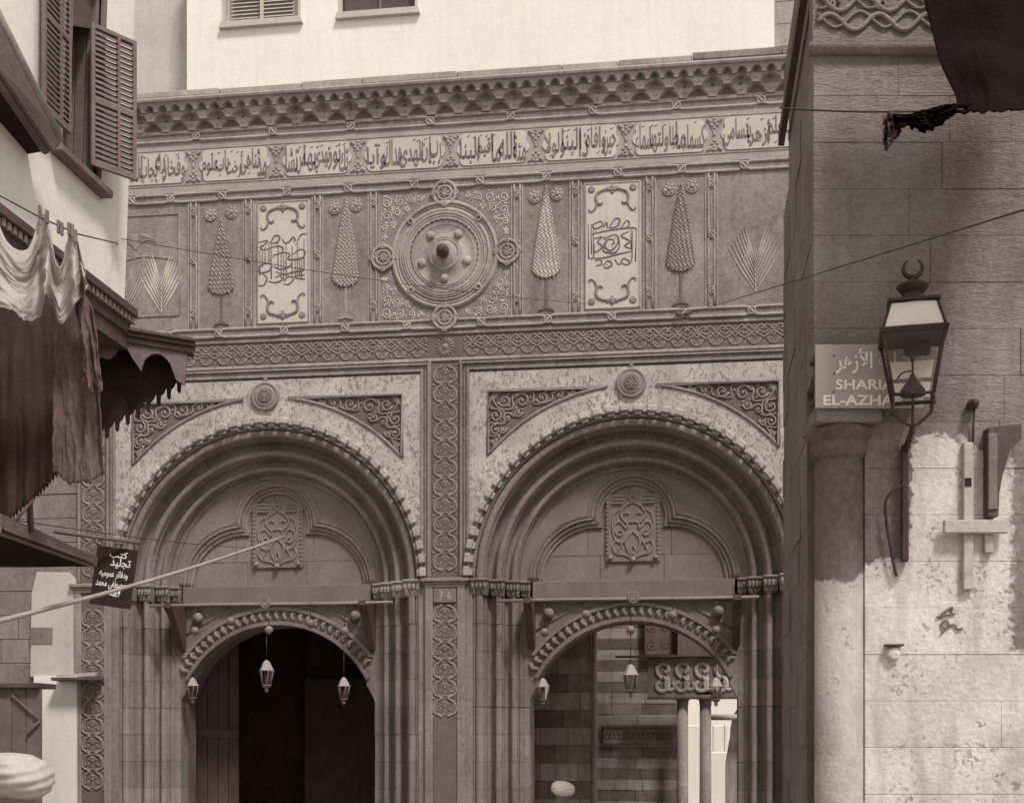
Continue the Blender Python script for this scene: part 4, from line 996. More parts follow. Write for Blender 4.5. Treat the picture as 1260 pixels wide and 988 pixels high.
# dark timber door leaf in the other arch
x0 = fac(226, 900, 1.4)[0]; x1 = fac(288, 900, 1.4)[0]
dl = thing('door_leaf', 'tall dark plank door leaf standing open inside the dark arch', 'door', (x0, 1.5, 0), rad(12))
wd = x1 - x0
for k in range(5): MB().box(wd * k / 5 + .003, wd * (k + 1) / 5 - .003, 0, .05, .02, 4.0, .006).build('plank', 'wood', dl)
for z in (.5, 2.0, 3.4): MB().box(0, wd, -.035, 0, z, z + .14, .01).build('cross_bar', 'wood', dl)
x0 = fac(375, 900, 3.2)[0]
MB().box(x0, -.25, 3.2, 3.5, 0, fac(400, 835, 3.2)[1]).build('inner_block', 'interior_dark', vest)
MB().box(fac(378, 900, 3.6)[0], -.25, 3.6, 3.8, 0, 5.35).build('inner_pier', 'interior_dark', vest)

# ================================================================ rails, balls and lanterns
RY = -.10
def lantern(px, py, Y, label, chain_top, s=1.0):
    x, z = fac(px, py, Y)                              # the top of the roof cone
    t = thing('hanging_lantern', label, 'lantern', (x, Y, z), group='lanterns under the door arches')
    m = MB(); m.lathe([(.012, .0), (.03 * s, -.015), (.045 * s, -.03), (.085 * s, -.115 * s), (.095 * s, -.12 * s), (.095 * s, -.13 * s)], 6, smooth=False); m.build('roof', 'tin', t)
    m = MB()
    for k in range(6):
        a = k * PI / 3; m.tube([(.088 * s * cos(a), .088 * s * sin(a), -.125 * s), (.055 * s * cos(a), .055 * s * sin(a), -.30 * s)], .006, 5)
    m.lathe([(.06 * s, -.30 * s), (.062 * s, -.31 * s), (.045 * s, -.33 * s), (.02, -.345 * s), (.028, -.37 * s), (.008, -.40 * s)], 6, smooth=False); m.build('frame', 'lantern_metal', t)
    m = MB()
    for k in range(6):
        a, b = k * PI / 3, (k + 1) * PI / 3
        m.add([(.084 * s * cos(a), .084 * s * sin(a), -.13 * s), (.084 * s * cos(b), .084 * s * sin(b), -.13 * s), (.053 * s * cos(b), .053 * s * sin(b), -.298 * s), (.053 * s * cos(a), .053 * s * sin(a), -.298 * s)], [(0, 1, 2, 3)])
    m.build('pane', 'glass', t)
    MB().lathe([(.02, -.30 * s), (.022, -.26 * s), (.012, -.20 * s), (.01, -.19 * s)], 8).build('oil_glass', 'lantern_metal', t)
    m = MB(); m.tube([(0, 0, -.005), (0, 0, chain_top - z)], .0065, 5); m.build('chain', 'dark_iron', t)
    return t
def hball(px, py, zrod, label, r=.055, obj_y=RY):
    x, z = fac(px, py, obj_y)
    t = thing('hanging_ball', label, 'ornament', (x, obj_y, z), group='balls strung from the rails')
    MB().lathe([(.001, r), (.014, r * .98), (r * .6, r * .82), (r * .93, r * .4), (r, 0), (r * .93, -r * .4), (r * .6, -r * .82), (.01, -r)], 14).build('ball', 'ball', t)
    MB().tube([(0, 0, r * .9), (0, 0, zrod - z)], .005, 5).build('cord', 'dark_iron', t)
    MB().tube([(0, 0, zrod - z - .035), (.028, 0, zrod - z), (0, 0, zrod - z + .03), (-.028, 0, zrod - z), (0, 0, zrod - z - .035)], .005, 5).build('hook', 'dark_iron', t)
RAIL = {0: (185, 483, 'beneath the arch with the dark doorway', (240, 284, 331, 382, 424), (776, 764, 775, 767, 776)), 1: (613, 934, 'beneath the arch with the striped hall', (670, 721, 776, 827, 881), (778, 756, 775, 757, 775))}
for ai, cx in enumerate(AX):
    p0, p1, where, bx, by = RAIL[ai]
    zr = 3.835
    x0 = fac(p0, 745, RY)[0]; x1 = fac(p1, 742, RY)[0]
    t = thing('lamp_rail', 'long pale rod on two dark brackets ' + where, 'rail', (cx, RY, zr))
    MB().tube([(x0 - cx, 0, 0), ((x0 - cx) * .4, 0, .004), ((x1 - cx) * .5, 0, -.004), (x1 - cx, 0, .006)], .022, 10).build('rod', 'rod', t)
    for s in (-1, 1):
        m = MB(); xx = s * 1.385
        m.add([(xx - .05, q[0], q[1]) for q in ((-.03, -.03), (-.03, .03), (.56, .10), (.56, -.58), (.50, -.60), (.12, -.12))] + [(xx + .05, q[0], q[1]) for q in ((-.03, -.03), (-.03, .03), (.56, .10), (.56, -.58), (.50, -.60), (.12, -.12))],
              [(5, 4, 3, 2, 1, 0), (6, 7, 8, 9, 10, 11)] + [(i, (i + 1) % 6, (i + 1) % 6 + 6, i + 6) for i in range(6)])
        m.build('bracket', 'wood', t)
    m = MB(); m.tube(arc3(.03, .02, .07, 0, 345, 20, -.03), .010, 5, closed=True); m.tube(arc3(.03, .02, .045, 0, 345, 16, -.03), .006, 5, closed=True); m.build('rail_ring', 'rod', t)
    nm = 'the dark doorway' if ai == 0 else 'the striped hall'
    places = ('at the plank-door end', 'second', 'in the middle', 'fourth', 'by the numbered pilaster') if ai == 0 else ('by the numbered pilaster', 'second', 'in the middle', 'fourth', 'at the corner building end')
    labs = {0: ('small ball on the dark-doorway rail, at the end beside the hanging shop sign', 'small ball on the dark-doorway rail, second from the hanging shop sign', 'small ball above the middle lantern of the dark doorway', 'small ball on the dark-doorway rail, second from the numbered pilaster', 'small ball on the dark-doorway rail, nearest the numbered pilaster'),
            1: ('small ball on the striped-hall rail, nearest the numbered pilaster', 'small ball on the striped-hall rail, second from the numbered pilaster', 'small ball above the middle lantern of the striped hall', 'small ball on the striped-hall rail, second from the corner building', 'small ball on the striped-hall rail, nearest the corner building')}
    for k in range(5): hball(bx[k], by[k], zr, labs[ai][k], .058 if k in (0, 2, 4) else .062)
LL = [(237, 833, .40, 'small lantern against the jamb on the hanging-sign side of the dark doorway', 2.95), (328, 812, RY, 'pale-roofed lantern hung in the middle of the dark doorway', 3.50), (423, 833, RY, 'small lantern in the dark doorway beside the numbered pilaster', 3.48),
      (668, 834, .40, 'small lantern against the jamb between numbered pilaster and striped hall', 2.90), (776, 817, RY, 'small lantern hung in the middle of the striped hall arch', 3.45), (881, 833, RY, 'small lantern in front of the scroll screen', 3.45)]
for px, py, Y, lb, ct_ in LL: lantern(px, py, Y, lb, ct_, 1.12 if px in (328, 776) else .95)

# ================================================================ house behind the gate
rh = thing('rear_house', 'bright white plastered house rising behind the gateway cornice', 'house', (0, 0, 0))
RYH = 6.0
xl = fac(230, 60, RYH)[0]; xr = fac(953, 60, RYH)[0]
wins = []
for px0, px1, pyl, pyr in ((274, 370, 34, 24), (417, 514, 23, 12)):
    x0, z0 = fac(px0, pyl, RYH); x1, z1 = fac(px1, pyr, RYH); wins.append((x0, x1, (z0 + z1) / 2))
holes = [[(a, z), (b, z), (b, z + 1.7), (a, z + 1.7)] for a, b, z in wins]
MB().prism([(xl, 5.6), (xr, 5.6), (xr, 17.0), (xl, 17.0)], RYH, RYH + .35, holes).build('wall', 'plaster', rh)
MB().box(xl, xr, RYH + .5, 7.2, 5.6, 17.0).build('wall_core', 'interior', rh)
for k, (a, b, z) in enumerate(wins):
    m = MB(); wf = .05
    m.box(a, a + wf, RYH - .02, RYH + .1, z, z + 1.7); m.box(b - wf, b, RYH - .02, RYH + .1, z, z + 1.7); m.box(a + wf, b - wf, RYH - .02, RYH + .1, z + 1.65, z + 1.7)
    fr = m.build('window', 'plaster_grey', rh)
    m = MB(); m.prism([(a - .05, z - .07), (b + .05, z - .07), (b + .02, z + .04), (a - .02, z + .04)], RYH - .09, RYH + .06); m.build('window_sill', 'plaster_grey', fr)
    if k == 0:
        for h in range(2):
            xa, xb = (a + wf + .1, (a + b) / 2) if h == 0 else ((a + b) / 2, b - wf - .1)
            m = MB(); n = 22
            for q in range(n): m.add([(xa, RYH + .03, z + .06 + q * .07), (xb, RYH + .03, z + .06 + q * .07), (xb, RYH + .10, z + .14 + q * .07), (xa, RYH + .10, z + .14 + q * .07)], [(0, 1, 2, 3)])
            m.build('louvre', 'plaster_grey', fr)
        m = MB(); m.box((a + b) / 2 - .02, (a + b) / 2 + .03, RYH - .03, RYH + .06, z + .05, z + 1.6); m.box(a + wf, b - wf, RYH + .11, RYH + .2, z + .04, z + 1.65); m.build('shutter_bar', 'plaster_grey', fr)
    else:
        MB().box(a + wf, b - wf, RYH + .2, RYH + .22, z, z + 1.65).build('pane', 'wood', fr)
        m = MB(); m.box((a + b) / 2 - .025, (a + b) / 2 + .025, RYH + .16, RYH + .2, z + .04, z + 1.65); m.box(a + wf, b - wf, RYH + .16, RYH + .2, z + .8, z + .85); m.build('sash_bar', 'wood_mid', fr)
rw = thing('rear_wing', 'plastered wing with its shade painted grey, set back beside the bright white house', 'house')
MB().box(xl - 6, xl - .004, RYH + .6, 7.2, 0, 17.0).build('wall', 'plaster_grey', rw)  # grey plaster here carries the wing's shade in its colour
m = MB(); m.box(xl - 6, -3.2, .62, 1.0, 10.385, 11.02, .02); m.build('parapet', 'coping', rw)
rt = thing('rear_tower', 'narrow darker stone wall between the white house and corner building', 'wall')
tw0 = MB().box(xr + .004, xr + 5, RYH + .15, 7.2, 0, 17.0).build('wall', 'plaster_grey', rt)
for k in range(7):
    for j in range(3): MB().box(xr + .01 + .45 * j, xr + .45 + .45 * j, RYH + .11 + random.uniform(0, .01), RYH + .16, 12.63 + .4 * k, 13.02 + .4 * k, .006).build('stone_block', 'stone_frieze', tw0)

# ================================================================ plain wall beside the gateway
sw = thing('side_wall', 'plain coursed stone wall beside the gateway behind the awnings', 'wall')
MB().box(-11, -5.26, .06, .5, 0, 8.2).build('core', 'stone_jamb', sw)
z = 0; k = 0
while z < 8.1:
    x = -5.262
    while x > -8.2:
        L = random.uniform(.45, .95); e = random.uniform(0, .012)
        MB().box(x - L + .003, x - .003, .012 + e, .07, z + .003, z + .337, .007).build('stone_block', 'stone_jamb', sw); x -= L
    z += .34; k += 1
pr = thing('plastered_pier', 'whitewashed pier beside the carved pilaster, brilliant white below its shelf', 'pier')
x0, z1 = fac(37, 705, -.04); x1 = fac(95, 800, -.04)[0]; zs = fac(70, 832, -.04)[1]
MB().prism([(x0, zs), (x1, zs), (x1, z1 - .5), (x1 - .03, z1 - .1), (x1 - .14, z1), (x0 + .1, z1 + .02), (x0 + .02, z1 - .3)], -.035, .05).build('upper_plaster', 'plaster_grey', pr)
MB().prism([(x0 + .12, 0), (x1 + .005, 0), (x1 + .005, zs), (x0 + .07, zs)], -.07, .05).build('lower_plaster', 'plaster', pr)
m = MB(); m.box(fac(37, 780, -.05)[0], fac(64, 780, -.05)[0], -.045, -.02, fac(40, 792, -.05)[1], fac(40, 772, -.05)[1]); m.build('vent_shade', 'stone_jamb', pr)  # darker plate on the plaster paints the shade of a small opening
x0, z = fac(66, 833, -.22); x1 = fac(122, 830, -.22)[0]
sh = thing('board_shelf', 'rough dark board laid along the top of the white pier', 'shelf', ((x0 + x1) / 2, -.22, z))
m = MB(); h = (x1 - x0) / 2; m.box(-h, h, -.08, .16, -.05, -.005, .006); m.build('board', 'wood', sh)
m = MB(); m.add([(-h * .8, -.05, 0), (h * .95, -.09, .01), (h * .9, .02, .02), (-h * .7, .05, .01), (-h * .8, -.05, .03), (h * .95, -.09, .06), (h * .9, .02, .07), (-h * .7, .05, .04)], [(0, 1, 2, 3), (7, 6, 5, 4), (0, 4, 5, 1), (1, 5, 6, 2), (2, 6, 7, 3), (3, 7, 4, 0)]); m.build('loose_plank', 'wood_pale', sh)
x0, z0 = fac(14, 838, -1.2); x1, _ = fac(47, 838, -1.2)
stl = thing('shop_counter', 'dark wooden stall counter with diagonal braces below the awnings', 'stall', (x0, -1.2, 0))
wd = x1 - x0
MB().box(-1.5, wd, 0, .5, z0 - .09, z0 - .02, .01).build('counter_top', 'wood', stl)
for k in range(9): MB().box(-1.5 + (wd + 1.5) * k / 9 + .004, -1.5 + (wd + 1.5) * (k + 1) / 9 - .004, .08, .12, 0, z0 - .09, .005).build('plank', 'wood_mid', stl)
m = MB(); zA = fac(14, 855, -1.2)[1]; zB = fac(47, 886, -1.2)[1]; zC = fac(33, 905, -1.2)[1]
m.tube([(-.02, .05, zA), (wd, .05, zB)], .016, 6); m.tube([(wd, .05, zB), (wd * .5, .05, zC)], .016, 6); m.build('brace', 'wood_mid', stl)

# ================================================================ white house at the street's other side
ZL = 11.0
c = at(153, 300, ZL); XL = c.x; YC = c.y; ZB = onx(156, 385, XL).z
LEAN = .035
hs_ = thing('plastered_house', 'white plastered house jutting over the street with green-shuttered style louvred window', 'house', (0, 0, 0))
hs_['label'] = 'white plastered house jutting over the street with louvred window shutters'
def lean(mb):
    mb.v = [(x + (z - ZB) * LEAN, y, z) for x, y, z in mb.v]; return mb
# window opening in the street wall
pa = onx(76, 100, XL); pb = onx(113, 100, XL); wz0 = onx(112, 228, XL).z; wz1 = wz0 + 1.55
ya, yb = pa.y, pb.y
def wallpoly(mb, x0, x1, poly, holes):
    t = MB(); t.prism(poly, 0, x1 - x0, holes); mb.add([(x1 - y, x, z) for x, y, z in t.v], t.f); return mb
m = MB(); wallpoly(m, XL - .3, XL, [(-24, ZB), (YC, ZB), (YC, 12), (-24, 12)], [[(ya, wz0), (yb, wz0), (yb, wz1), (ya, wz1)]]); lean(m).build('wall', 'plaster_house', hs_)
m = MB(); m.box(XL - 4, XL - .31, YC - .3, YC, ZB, 12); lean(m).build('end_wall', 'plaster_house', hs_)
m = MB(); m.box(XL - 4, XL - .32, -24, YC - .31, ZB - .15, ZB + .1); lean(m).build('jetty_floor', 'wood', hs_)
m = MB(); m.box(XL - 4, XL - 1.35, -24, YC - .4, 0, ZB - .15); m.build('ground_floor_wall', 'plaster_grey', hs_)
# jetty cornice with dentils
m = MB(); m.box(XL - .28, XL + .10, -24, YC + .06, ZB - .05, ZB + .03, .01); m.box(XL - .28, XL + .045, -24, YC + .03, ZB - .20, ZB - .05, .01); m.box(XL - .28, XL + .02, -24, YC + .02, ZB - .32, ZB - .2); jc = m.build('jetty_cornice', 'wood', hs_)
m = MB()
for k in range(44): m.box(XL + .04, XL + .085, YC - .02 - .075 * k, YC + .02 - .075 * k, ZB - .11, ZB - .055)
tag(m.build('dentil_row', 'wood_mid', jc), kind='stuff')
# window
wn = MB(); wn.box(XL - .05, XL + .03, ya - .05, ya, wz0 - .05, wz1 + .05, .006); wn.box(XL - .05, XL + .03, yb, yb + .05, wz0 - .05, wz1 + .05, .006); wn.box(XL - .05, XL + .03, ya, yb, wz1, wz1 + .05, .006)
win = lean(wn).build('window', 'wood_mid', hs_)
m = MB(); m.box(XL - .1, XL + .10, ya - .25, yb + .12, wz0 - .06, wz0, .008); lean(m).build('window_sill', 'wood_mid', win)
m = MB(); m.box(XL - .30, XL - .26, ya, yb, wz0, wz1); lean(m).build('room_shade', 'awning', win)  # black sheet behind the opening, painting the shade of the room
for k in range(3):
    m = MB(); q0 = yb - .004 ; m.box(XL - .26 + .085 * k, XL - .18 + .085 * k, yb - .05, yb - .002, wz0, wz1 - .02, .006); lean(m).build('reveal_plank', 'wood_mid', win)
m = MB(); m.box(XL - .24, XL - .20, ya, yb, wz0 + .55, wz0 + .60); m.box(XL - .24, XL - .20, ya, yb, wz0 + 1.1, wz0 + 1.15); m.box(XL - .24, XL - .2, (ya + yb) / 2 - .02, (ya + yb) / 2 + .02, wz0, wz1); lean(m).build('casement', 'wood_mid', win)
# the open shutter
hb = onx(101, 204, XL)
ht = (at(114, 36, 10.44) - at(114, 208, 10.44)).z
wdt = .40
A = rad(90) - (TH * 0 + rad(43)) + TH                                # direction of the open leaf
def leaf(parent, base, ang, wd, h, name='shutter'):
    u = Vector((cos(ang), sin(ang), 0)); nn = Vector((-sin(ang), cos(ang), 0))
    mt = Matrix(((u.x, nn.x, 0, base.x), (u.y, nn.y, 0, base.y), (0, 0, 1, base.z), (0, 0, 0, 1)))
    f = .035; mid = h * .46
    m = MB(); m.box(0, f, -.015, .015, 0, h, .004); m.box(wd - f, wd, -.015, .015, 0, h, .004); m.box(wd * .60 - .012, wd * .60 + .012, -.016, .016, f, h - f)
    for z0 in (0, mid - f / 2, h - f): m.box(f, wd - f, -.014, .014, z0, z0 + f, .003)
    sh_ = m.xf(mt).build(name, 'wood_mid', parent)
    for z0, z1 in ((f, mid - f / 2), (mid + f / 2, h - f)):
        m = MB(); n = int((z1 - z0) / .040)
        for k in range(n):
            z = z0 + (z1 - z0) * (k + .5) / n
            for x0, x1 in ((f, wd * .60 - .012), (wd * .60 + .012, wd - f)):
                m.add([(x0, -.013, z - .022), (x1, -.013, z - .022), (x1, .013, z + .020), (x0, .013, z + .020), (x0, -.013, z - .014), (x1, -.013, z - .014), (x1, .013, z + .028), (x0, .013, z + .028)], [(0, 1, 2, 3), (7, 6, 5, 4), (0, 4, 5, 1), (1, 5, 6, 2), (2, 6, 7, 3), (3, 7, 4, 0)])
        m.xf(mt).build('louvre', 'wood_mid', sh_)
    return sh_
leaf(hs_, Vector((XL + .04 + (hb.z - ZB) * LEAN, hb.y, hb.z)), A, wdt, ht)
pn = onx(46, 40, XL); leaf(hs_, Vector((XL + .03 + 2.6 * LEAN, pn.y - .15, onx(60, 160, XL).z)), rad(90), .42, 1.5)
# hood over a lower window, near the frame edge
P = [at(-24, -12, 8.2), at(69, 172, 9.4), at(56, 186, 9.3), at(-24, 68, 8.25)]
hd = MB().quadprism(P[0], P[1], P[2], P[3], -.06).build('window_hood', 'wood_mid', hs_)
m = MB(); m.tube([P[0] + Vector((.03, -.09, 0)), P[1] + Vector((.03, -.09, 0))], .055, 8); m.build('hood_rail', 'coping', hd)
m = MB(); m.tube([P[3], P[2]], .03, 6)
for k in range(12):
    q = P[0].lerp(P[1], (k + .5) / 12).lerp(P[3].lerp(P[2], (k + .5) / 12), .35); m.box(q.x - .012, q.x + .03, q.y - .02, q.y + .02, q.z - .03, q.z + .03)
m.build('hood_fringe', 'wood_mid', hd)
m = MB(); q0 = at(0, 20, 8.7); m.add([P[3], P[2], P[2] + Vector((-.5, .1, .0)), P[3] + Vector((-.5, .1, .0))], [(0, 1, 2, 3)]); m.build('hood_soffit', 'awning', hd)  # near-black sheet: the hood's underside shade is put into its colour
m = MB(); q = [at(78, 8, 9.9), at(112, 34, 10.3), at(112, 8, 10.3)]
m.add([at(78, -40, 9.85), at(78, 30, 9.85), at(114, 36, 10.35), at(114, -20, 10.35)], [(0, 1, 2, 3)]); m.add([at(78, -40, 9.85), at(78, 30, 9.85), at(60, 20, 10.0), at(60, -40, 10.0)], [(0, 1, 2, 3)]); m.build('upper_hood', 'wood', hs_)

# ---- scalloped hood over the shop
q0 = at(116, 404, 11.0); q1 = at(236, 424, 11.15)
sh2 = thing('scalloped_canopy', 'dark wooden shop canopy with moulded edge and scalloped pendant fringe', 'canopy', (q0.x, q0.y, q0.z))
L = (q1 - q0); ln = L.length; ux = L.normalized(); up = Vector((0, 0, 1)); nn = Vector((ux.y, -ux.x, 0)).normalized()   # nn points to the street / viewer
def loc(a, d, z): return ux * a + nn * d + up * z
def plate(poly, d0, d1):
    t = MB(); t.prism(poly, 0, 1); t.v = [tuple(loc(x, d0 + (d1 - d0) * y, z)) for x, y, z in t.v]; return t
sl_ = -.0
a_ = -.5
poly = [(a_, -.02), (ln - .03, -.02), (ln - .06, -.36), (ln - .13, -.33)]
import functools
def scal(x0, x1, d, n=10): return [(x1 + (x0 - x1) * i / n, -.26 + d * sin(PI * i / n) ** .7) for i in range(1, n)]
poly += scal(ln - .42, ln - .15, .13) + [(ln - .42, -.30)] + scal(.15, ln - .48, 0.14) + [(.12, -.24), (a_, -.22)]
plate([(x, z) for x, z in poly], .02, -.02).build('fascia', 'wood_mid', sh2)
m = MB(); m.v = []; 
for z0, z1, d in ((-.0, .035, .10), (-.035, .0, .075), (-.085, -.035, .045)):
    t = MB(); t.box(a_, ln + d * .3, -d, .10, z0, z1, .008); m.add([tuple(loc(x, -y, z)) for x, y, z in t.v], t.f)
m.build('cornice', 'wood', sh2)
# dark back board with pointed pendants along its slanting edge
pts = [(a_, -.03), (ln - .05, -.03), (ln - .07, -.28)]
n = 8; x1, z1 = ln - .09, -.30; x0, z0 = .02, -.86
for k in range(n):
    xa = x1 + (x0 - x1) * k / n; za = z1 + (z0 - z1) * k / n; xb = x1 + (x0 - x1) * (k + 1) / n; zb_ = z1 + (z0 - z1) * (k + 1) / n
    pts += [(xa - .012, za + .02), (xa - .016, za - .05), (xa - .03, za - .075), (xa - .046, za - .06), (xa - .052, za + .03), (xb + .012, zb_ + .045)]
pts += [(x0 - .1, z0), (a_, z0 - .1)]
plate(pts, -.22, -.26).build('pendant_board', 'awning', sh2)
m = plate([(a_, -.02), (ln - .03, -.02), (ln - .03, -.04), (a_, -.04)], .0, -.26); m.build('soffit', 'awning', sh2)

# ---- laundry line and cloths
D1 = 8.0
def sheet(name, top, bot, D, fold, nf, mat, label, cat, seed=0, nu=70, nv=60, cr=.035, rag=5.):
    tp = bez(top, 12); bt = bez(bot, 12)
    def ev(P, t):
        f = t * (len(P) - 1); i = min(int(f), len(P) - 2); q = f - i; return (P[i][0] + (P[i + 1][0] - P[i][0]) * q, P[i][1] + (P[i + 1][1] - P[i][1]) * q)
    rs = random.Random(seed); ph = [rs.uniform(0, 6.3) for _ in range(4)]
    def fn(u, v):
        a = ev(tp, u); b = ev(bt, u)
        d = D + fold * (sin(nf * 2 * PI * u + ph[0] + 1.2 * v) * (.35 + .65 * v) + .5 * sin(nf * 1.7 * 2 * PI * u + ph[1]) * v + .25 * sin(9 * v + ph[2] + 4 * u))
        q = Vector((u * 5 + seed, v * 3.2, seed * 1.7)); c1 = mnoise.noise(q); c2 = mnoise.noise(q * 2.7); c3 = mnoise.noise(q * 6)
        d += cr * (c1 + .55 * c2 + .3 * c3) * min(1, .25 + 2 * v)
        rg = rag * (mnoise.noise(Vector((u * 14, seed, 0))) + .6 * mnoise.noise(Vector((u * 37, seed, 3)))) * v ** 3
        return at(a[0] + (b[0] - a[0]) * v + 3 * c2 * v, a[1] + (b[1] - a[1]) * v + rg, d)
    m = MB().grid(fn, nu, nv); o = m.build(name, mat)
    md = o.modifiers.new('thickness', 'SOLIDIFY'); md.thickness = .006
    return tag(o, label, cat)
sheet('hanging_cloth', [(-14, 236), (8, 296), (34, 306), (50, 263), (60, 272), (68, 318), (76, 326), (85, 288), (93, 288), (96, 300), (104, 332)], [(-14, 372), (16, 384), (30, 394), (46, 390), (56, 364), (64, 376), (74, 398), (90, 378), (98, 368), (104, 360), (106, 352)], D1, .07, 3.3, 'cloth_light', 'pale cloth pegged in swags on the washing line', 'cloth', 3, 110, 70, .03, 4.)
sheet('hanging_coat', [(66, 392), (80, 378), (100, 362), (112, 376), (118, 404)], [(66, 578), (80, 592), (98, 594), (116, 590), (127, 583)], D1 + .25, .035, 1.7, 'cloth_brown', 'long brown coat hanging from the washing line', 'coat', 5)
sheet('coat_sleeve_cloth', [(92, 372), (104, 366), (113, 378)], [(104, 470), (116, 486), (127, 480)], D1 + .12, .03, 1.4, 'cloth_brown', 'short brown sleeve-like cloth draped over the long coat', 'cloth', 8, 40, 50)
def dark_cloth():
    n = 112
    def edge(i): return (-150 + 226 * i / n, 662 + 126 - 212 * i / n + (7 if i % 2 else 0))
    def fn(u, v):
        i = u * n; a = (-150 + 226 * u, 330); j = int(round(i)); b = edge(j)
        cc = mnoise.noise(Vector((u * 9, v * 1.5, 7))) + .5 * mnoise.noise(Vector((u * 25, v * 2.5, 9)))
        return at(a[0] + (b[0] - a[0]) * v, a[1] + (b[1] - a[1]) * v, D1 + .55 + .09 * cc * v + .1 * (1 - v))
    o = MB().grid(fn, n, 40).build('dark_curtain', 'cloth_dark'); md = o.modifiers.new('thickness', 'SOLIDIFY'); md.thickness = .008
    tag(o, 'large dark awning curtain with toothed slanting hem behind the laundry', 'curtain')
dark_cloth()
ln_ = thing('washing_line', 'thin washing line with wooden pegs running to the white house', 'line', at(-30, 225, D1))
o0 = at(-30, 225, D1)
MB().tube([Vector((XL + .02, at(-30, 225, 6.6).y, at(-30, 205, 7.4).z)) - o0, Vector((0, 0, 0)), at(50, 268, D1) - o0, at(95, 288, D1 + .1) - o0, at(146, 300, 10.9) - o0], .005, 5).build('cord', 'dark_iron', ln_)
for k, (x, y) in enumerate(((49, 262), (58, 268), (72, 280), (76, 283), (85, 283), (89, 285), (93, 292))):
    p = at(x, y, D1 - .03) - o0; m = MB(); m.box(p.x - .008, p.x + .008, p.y - .012, p.y + .012, p.z - .035, p.z + .045, .003); m.build('peg', 'wood_mid', ln_)

# ---- lower shop awning
aw = thing('shop_awning', 'dark sloping shop awning with a weathered edge beam above the sign rod', 'awning', at(10, 640, 8.2))
b0 = at(10, 640, 8.2)
p = [at(2, 632, 8.1) - b0, at(121, 686, 10.6) - b0, at(119, 697, 10.6) - b0, at(2, 655, 8.1) - b0]
MB().quadprism(p[0], p[1], p[2], p[3], .07).build('edge_beam', 'wood_mid', aw)
q = [at(2, 655, 8.1) - b0, at(119, 697, 10.6) - b0, Vector((XL - 1.34, at(60, 700, 10.6).y, at(2, 694, 10.4).z + .02)) - b0, Vector((XL - 1.34, at(2, 655, 8.1).y, at(2, 655, 8.1).z + .12)) - b0]
m = MB().quadprism(q[0], q[1], q[2], q[3], .02); m.build('canvas', 'awning', aw)
m = MB(); m.tube([at(4, 646, 8.12) - b0, Vector((XL - 1.34, at(2, 655, 8.1).y, at(2, 655, 8.1).z - .5)) - b0], .025, 6); m.build('strut', 'wood', aw)
m = MB(); m.tube([at(20, 640, 8.5) - b0, at(40, 615, 8.6) - b0], .012, 5); m.tube([at(36, 600, 8.6) - b0, at(38, 655, 8.7) - b0], .02, 6); m.build('stay', 'wood', aw)

# ---- hanging sign on its rod
r0 = at(66, 654, 10.7); r1 = at(172, 668, 11.0)
sg = thing('hanging_sign', 'black hanging shop board with white Arabic lettering on a rod', 'sign', tuple(r0))
MB().tube([Vector((0, 0, 0)), r1 - r0], .016, 7).build('rod', 'wood_mid', sg)
c_ = at(140, 710, 11.0) - r0; bx_ = MB()
wS, hS = .345, .50; tl = rad(-8)
mt = Matrix.Translation(c_) @ Matrix.Rotation(TH, 4, 'Z') @ Matrix.Rotation(-tl * 1.0, 4, 'Y')
m = MB(); m.box(-wS / 2, wS / 2, -.012, .012, -hS / 2, hS / 2, .005); bd = m.xf(mt).build('board', 'sign_black', sg)
m = MB()
for s_, x, z, w_, h_ in (('كتب', .02, .185, .15, .07), ('تجليد', .045, .12, .17, .09), ('ودفاتر عموميه', -.0, .02, .24, .075), ('مصطفى محمد', -.015, -.065, .25, .08)): put_text(m, shape_ar(s_), x, z, w_, h_, -.014, .002, .012)
for k in range(5): m.tube([(-.01 + .012 * k, -.014, -.155), (.0 + .012 * k, -.014, -.115)], .006, 4)
m.tube([(.06, -.014, -.165), (.07, -.014, -.11)], .008, 4); m.tube([(-.03, -.014, -.15), (.05, -.014, -.16)], .006, 4)
m.xf(mt).build('lettering', 'sign_white', bd)
m = MB()
for s in (-1, 1):
    a = mt @ Vector((s * .14, 0, hS / 2)); m.tube([a, a + Vector((0, 0, .05))], .005, 5)
m.build('hook', 'dark_iron', sg)
# ---- long pole
p0 = at(2, 758, 8.2); p1 = at(350, 660, 14.2)
_d = p1 - p0; p0 = p0 - _d * .22
pl_ = thing('long_pole', 'long pale wooden pole slanting up across the dark-doorway arch', 'pole', tuple(p0))
d = p1 - p0; MB().tube([d * (k / 8) + Vector((0, 0, -.05 * sin(PI * k / 8))) for k in range(9)], [.018 - .005 * k / 8 for k in range(9)], 9).build('shaft', 'mid_relief', pl_)
m = MB(); m.ball(d, .020, 8, 6); m.build('tip', 'wood_mid', pl_)
m = MB(); m.box(XL - 1.36 - p0.x, .06, -.04, .04, -.10, -.015, .006); m.build('wall_arm', 'wood', pl_)

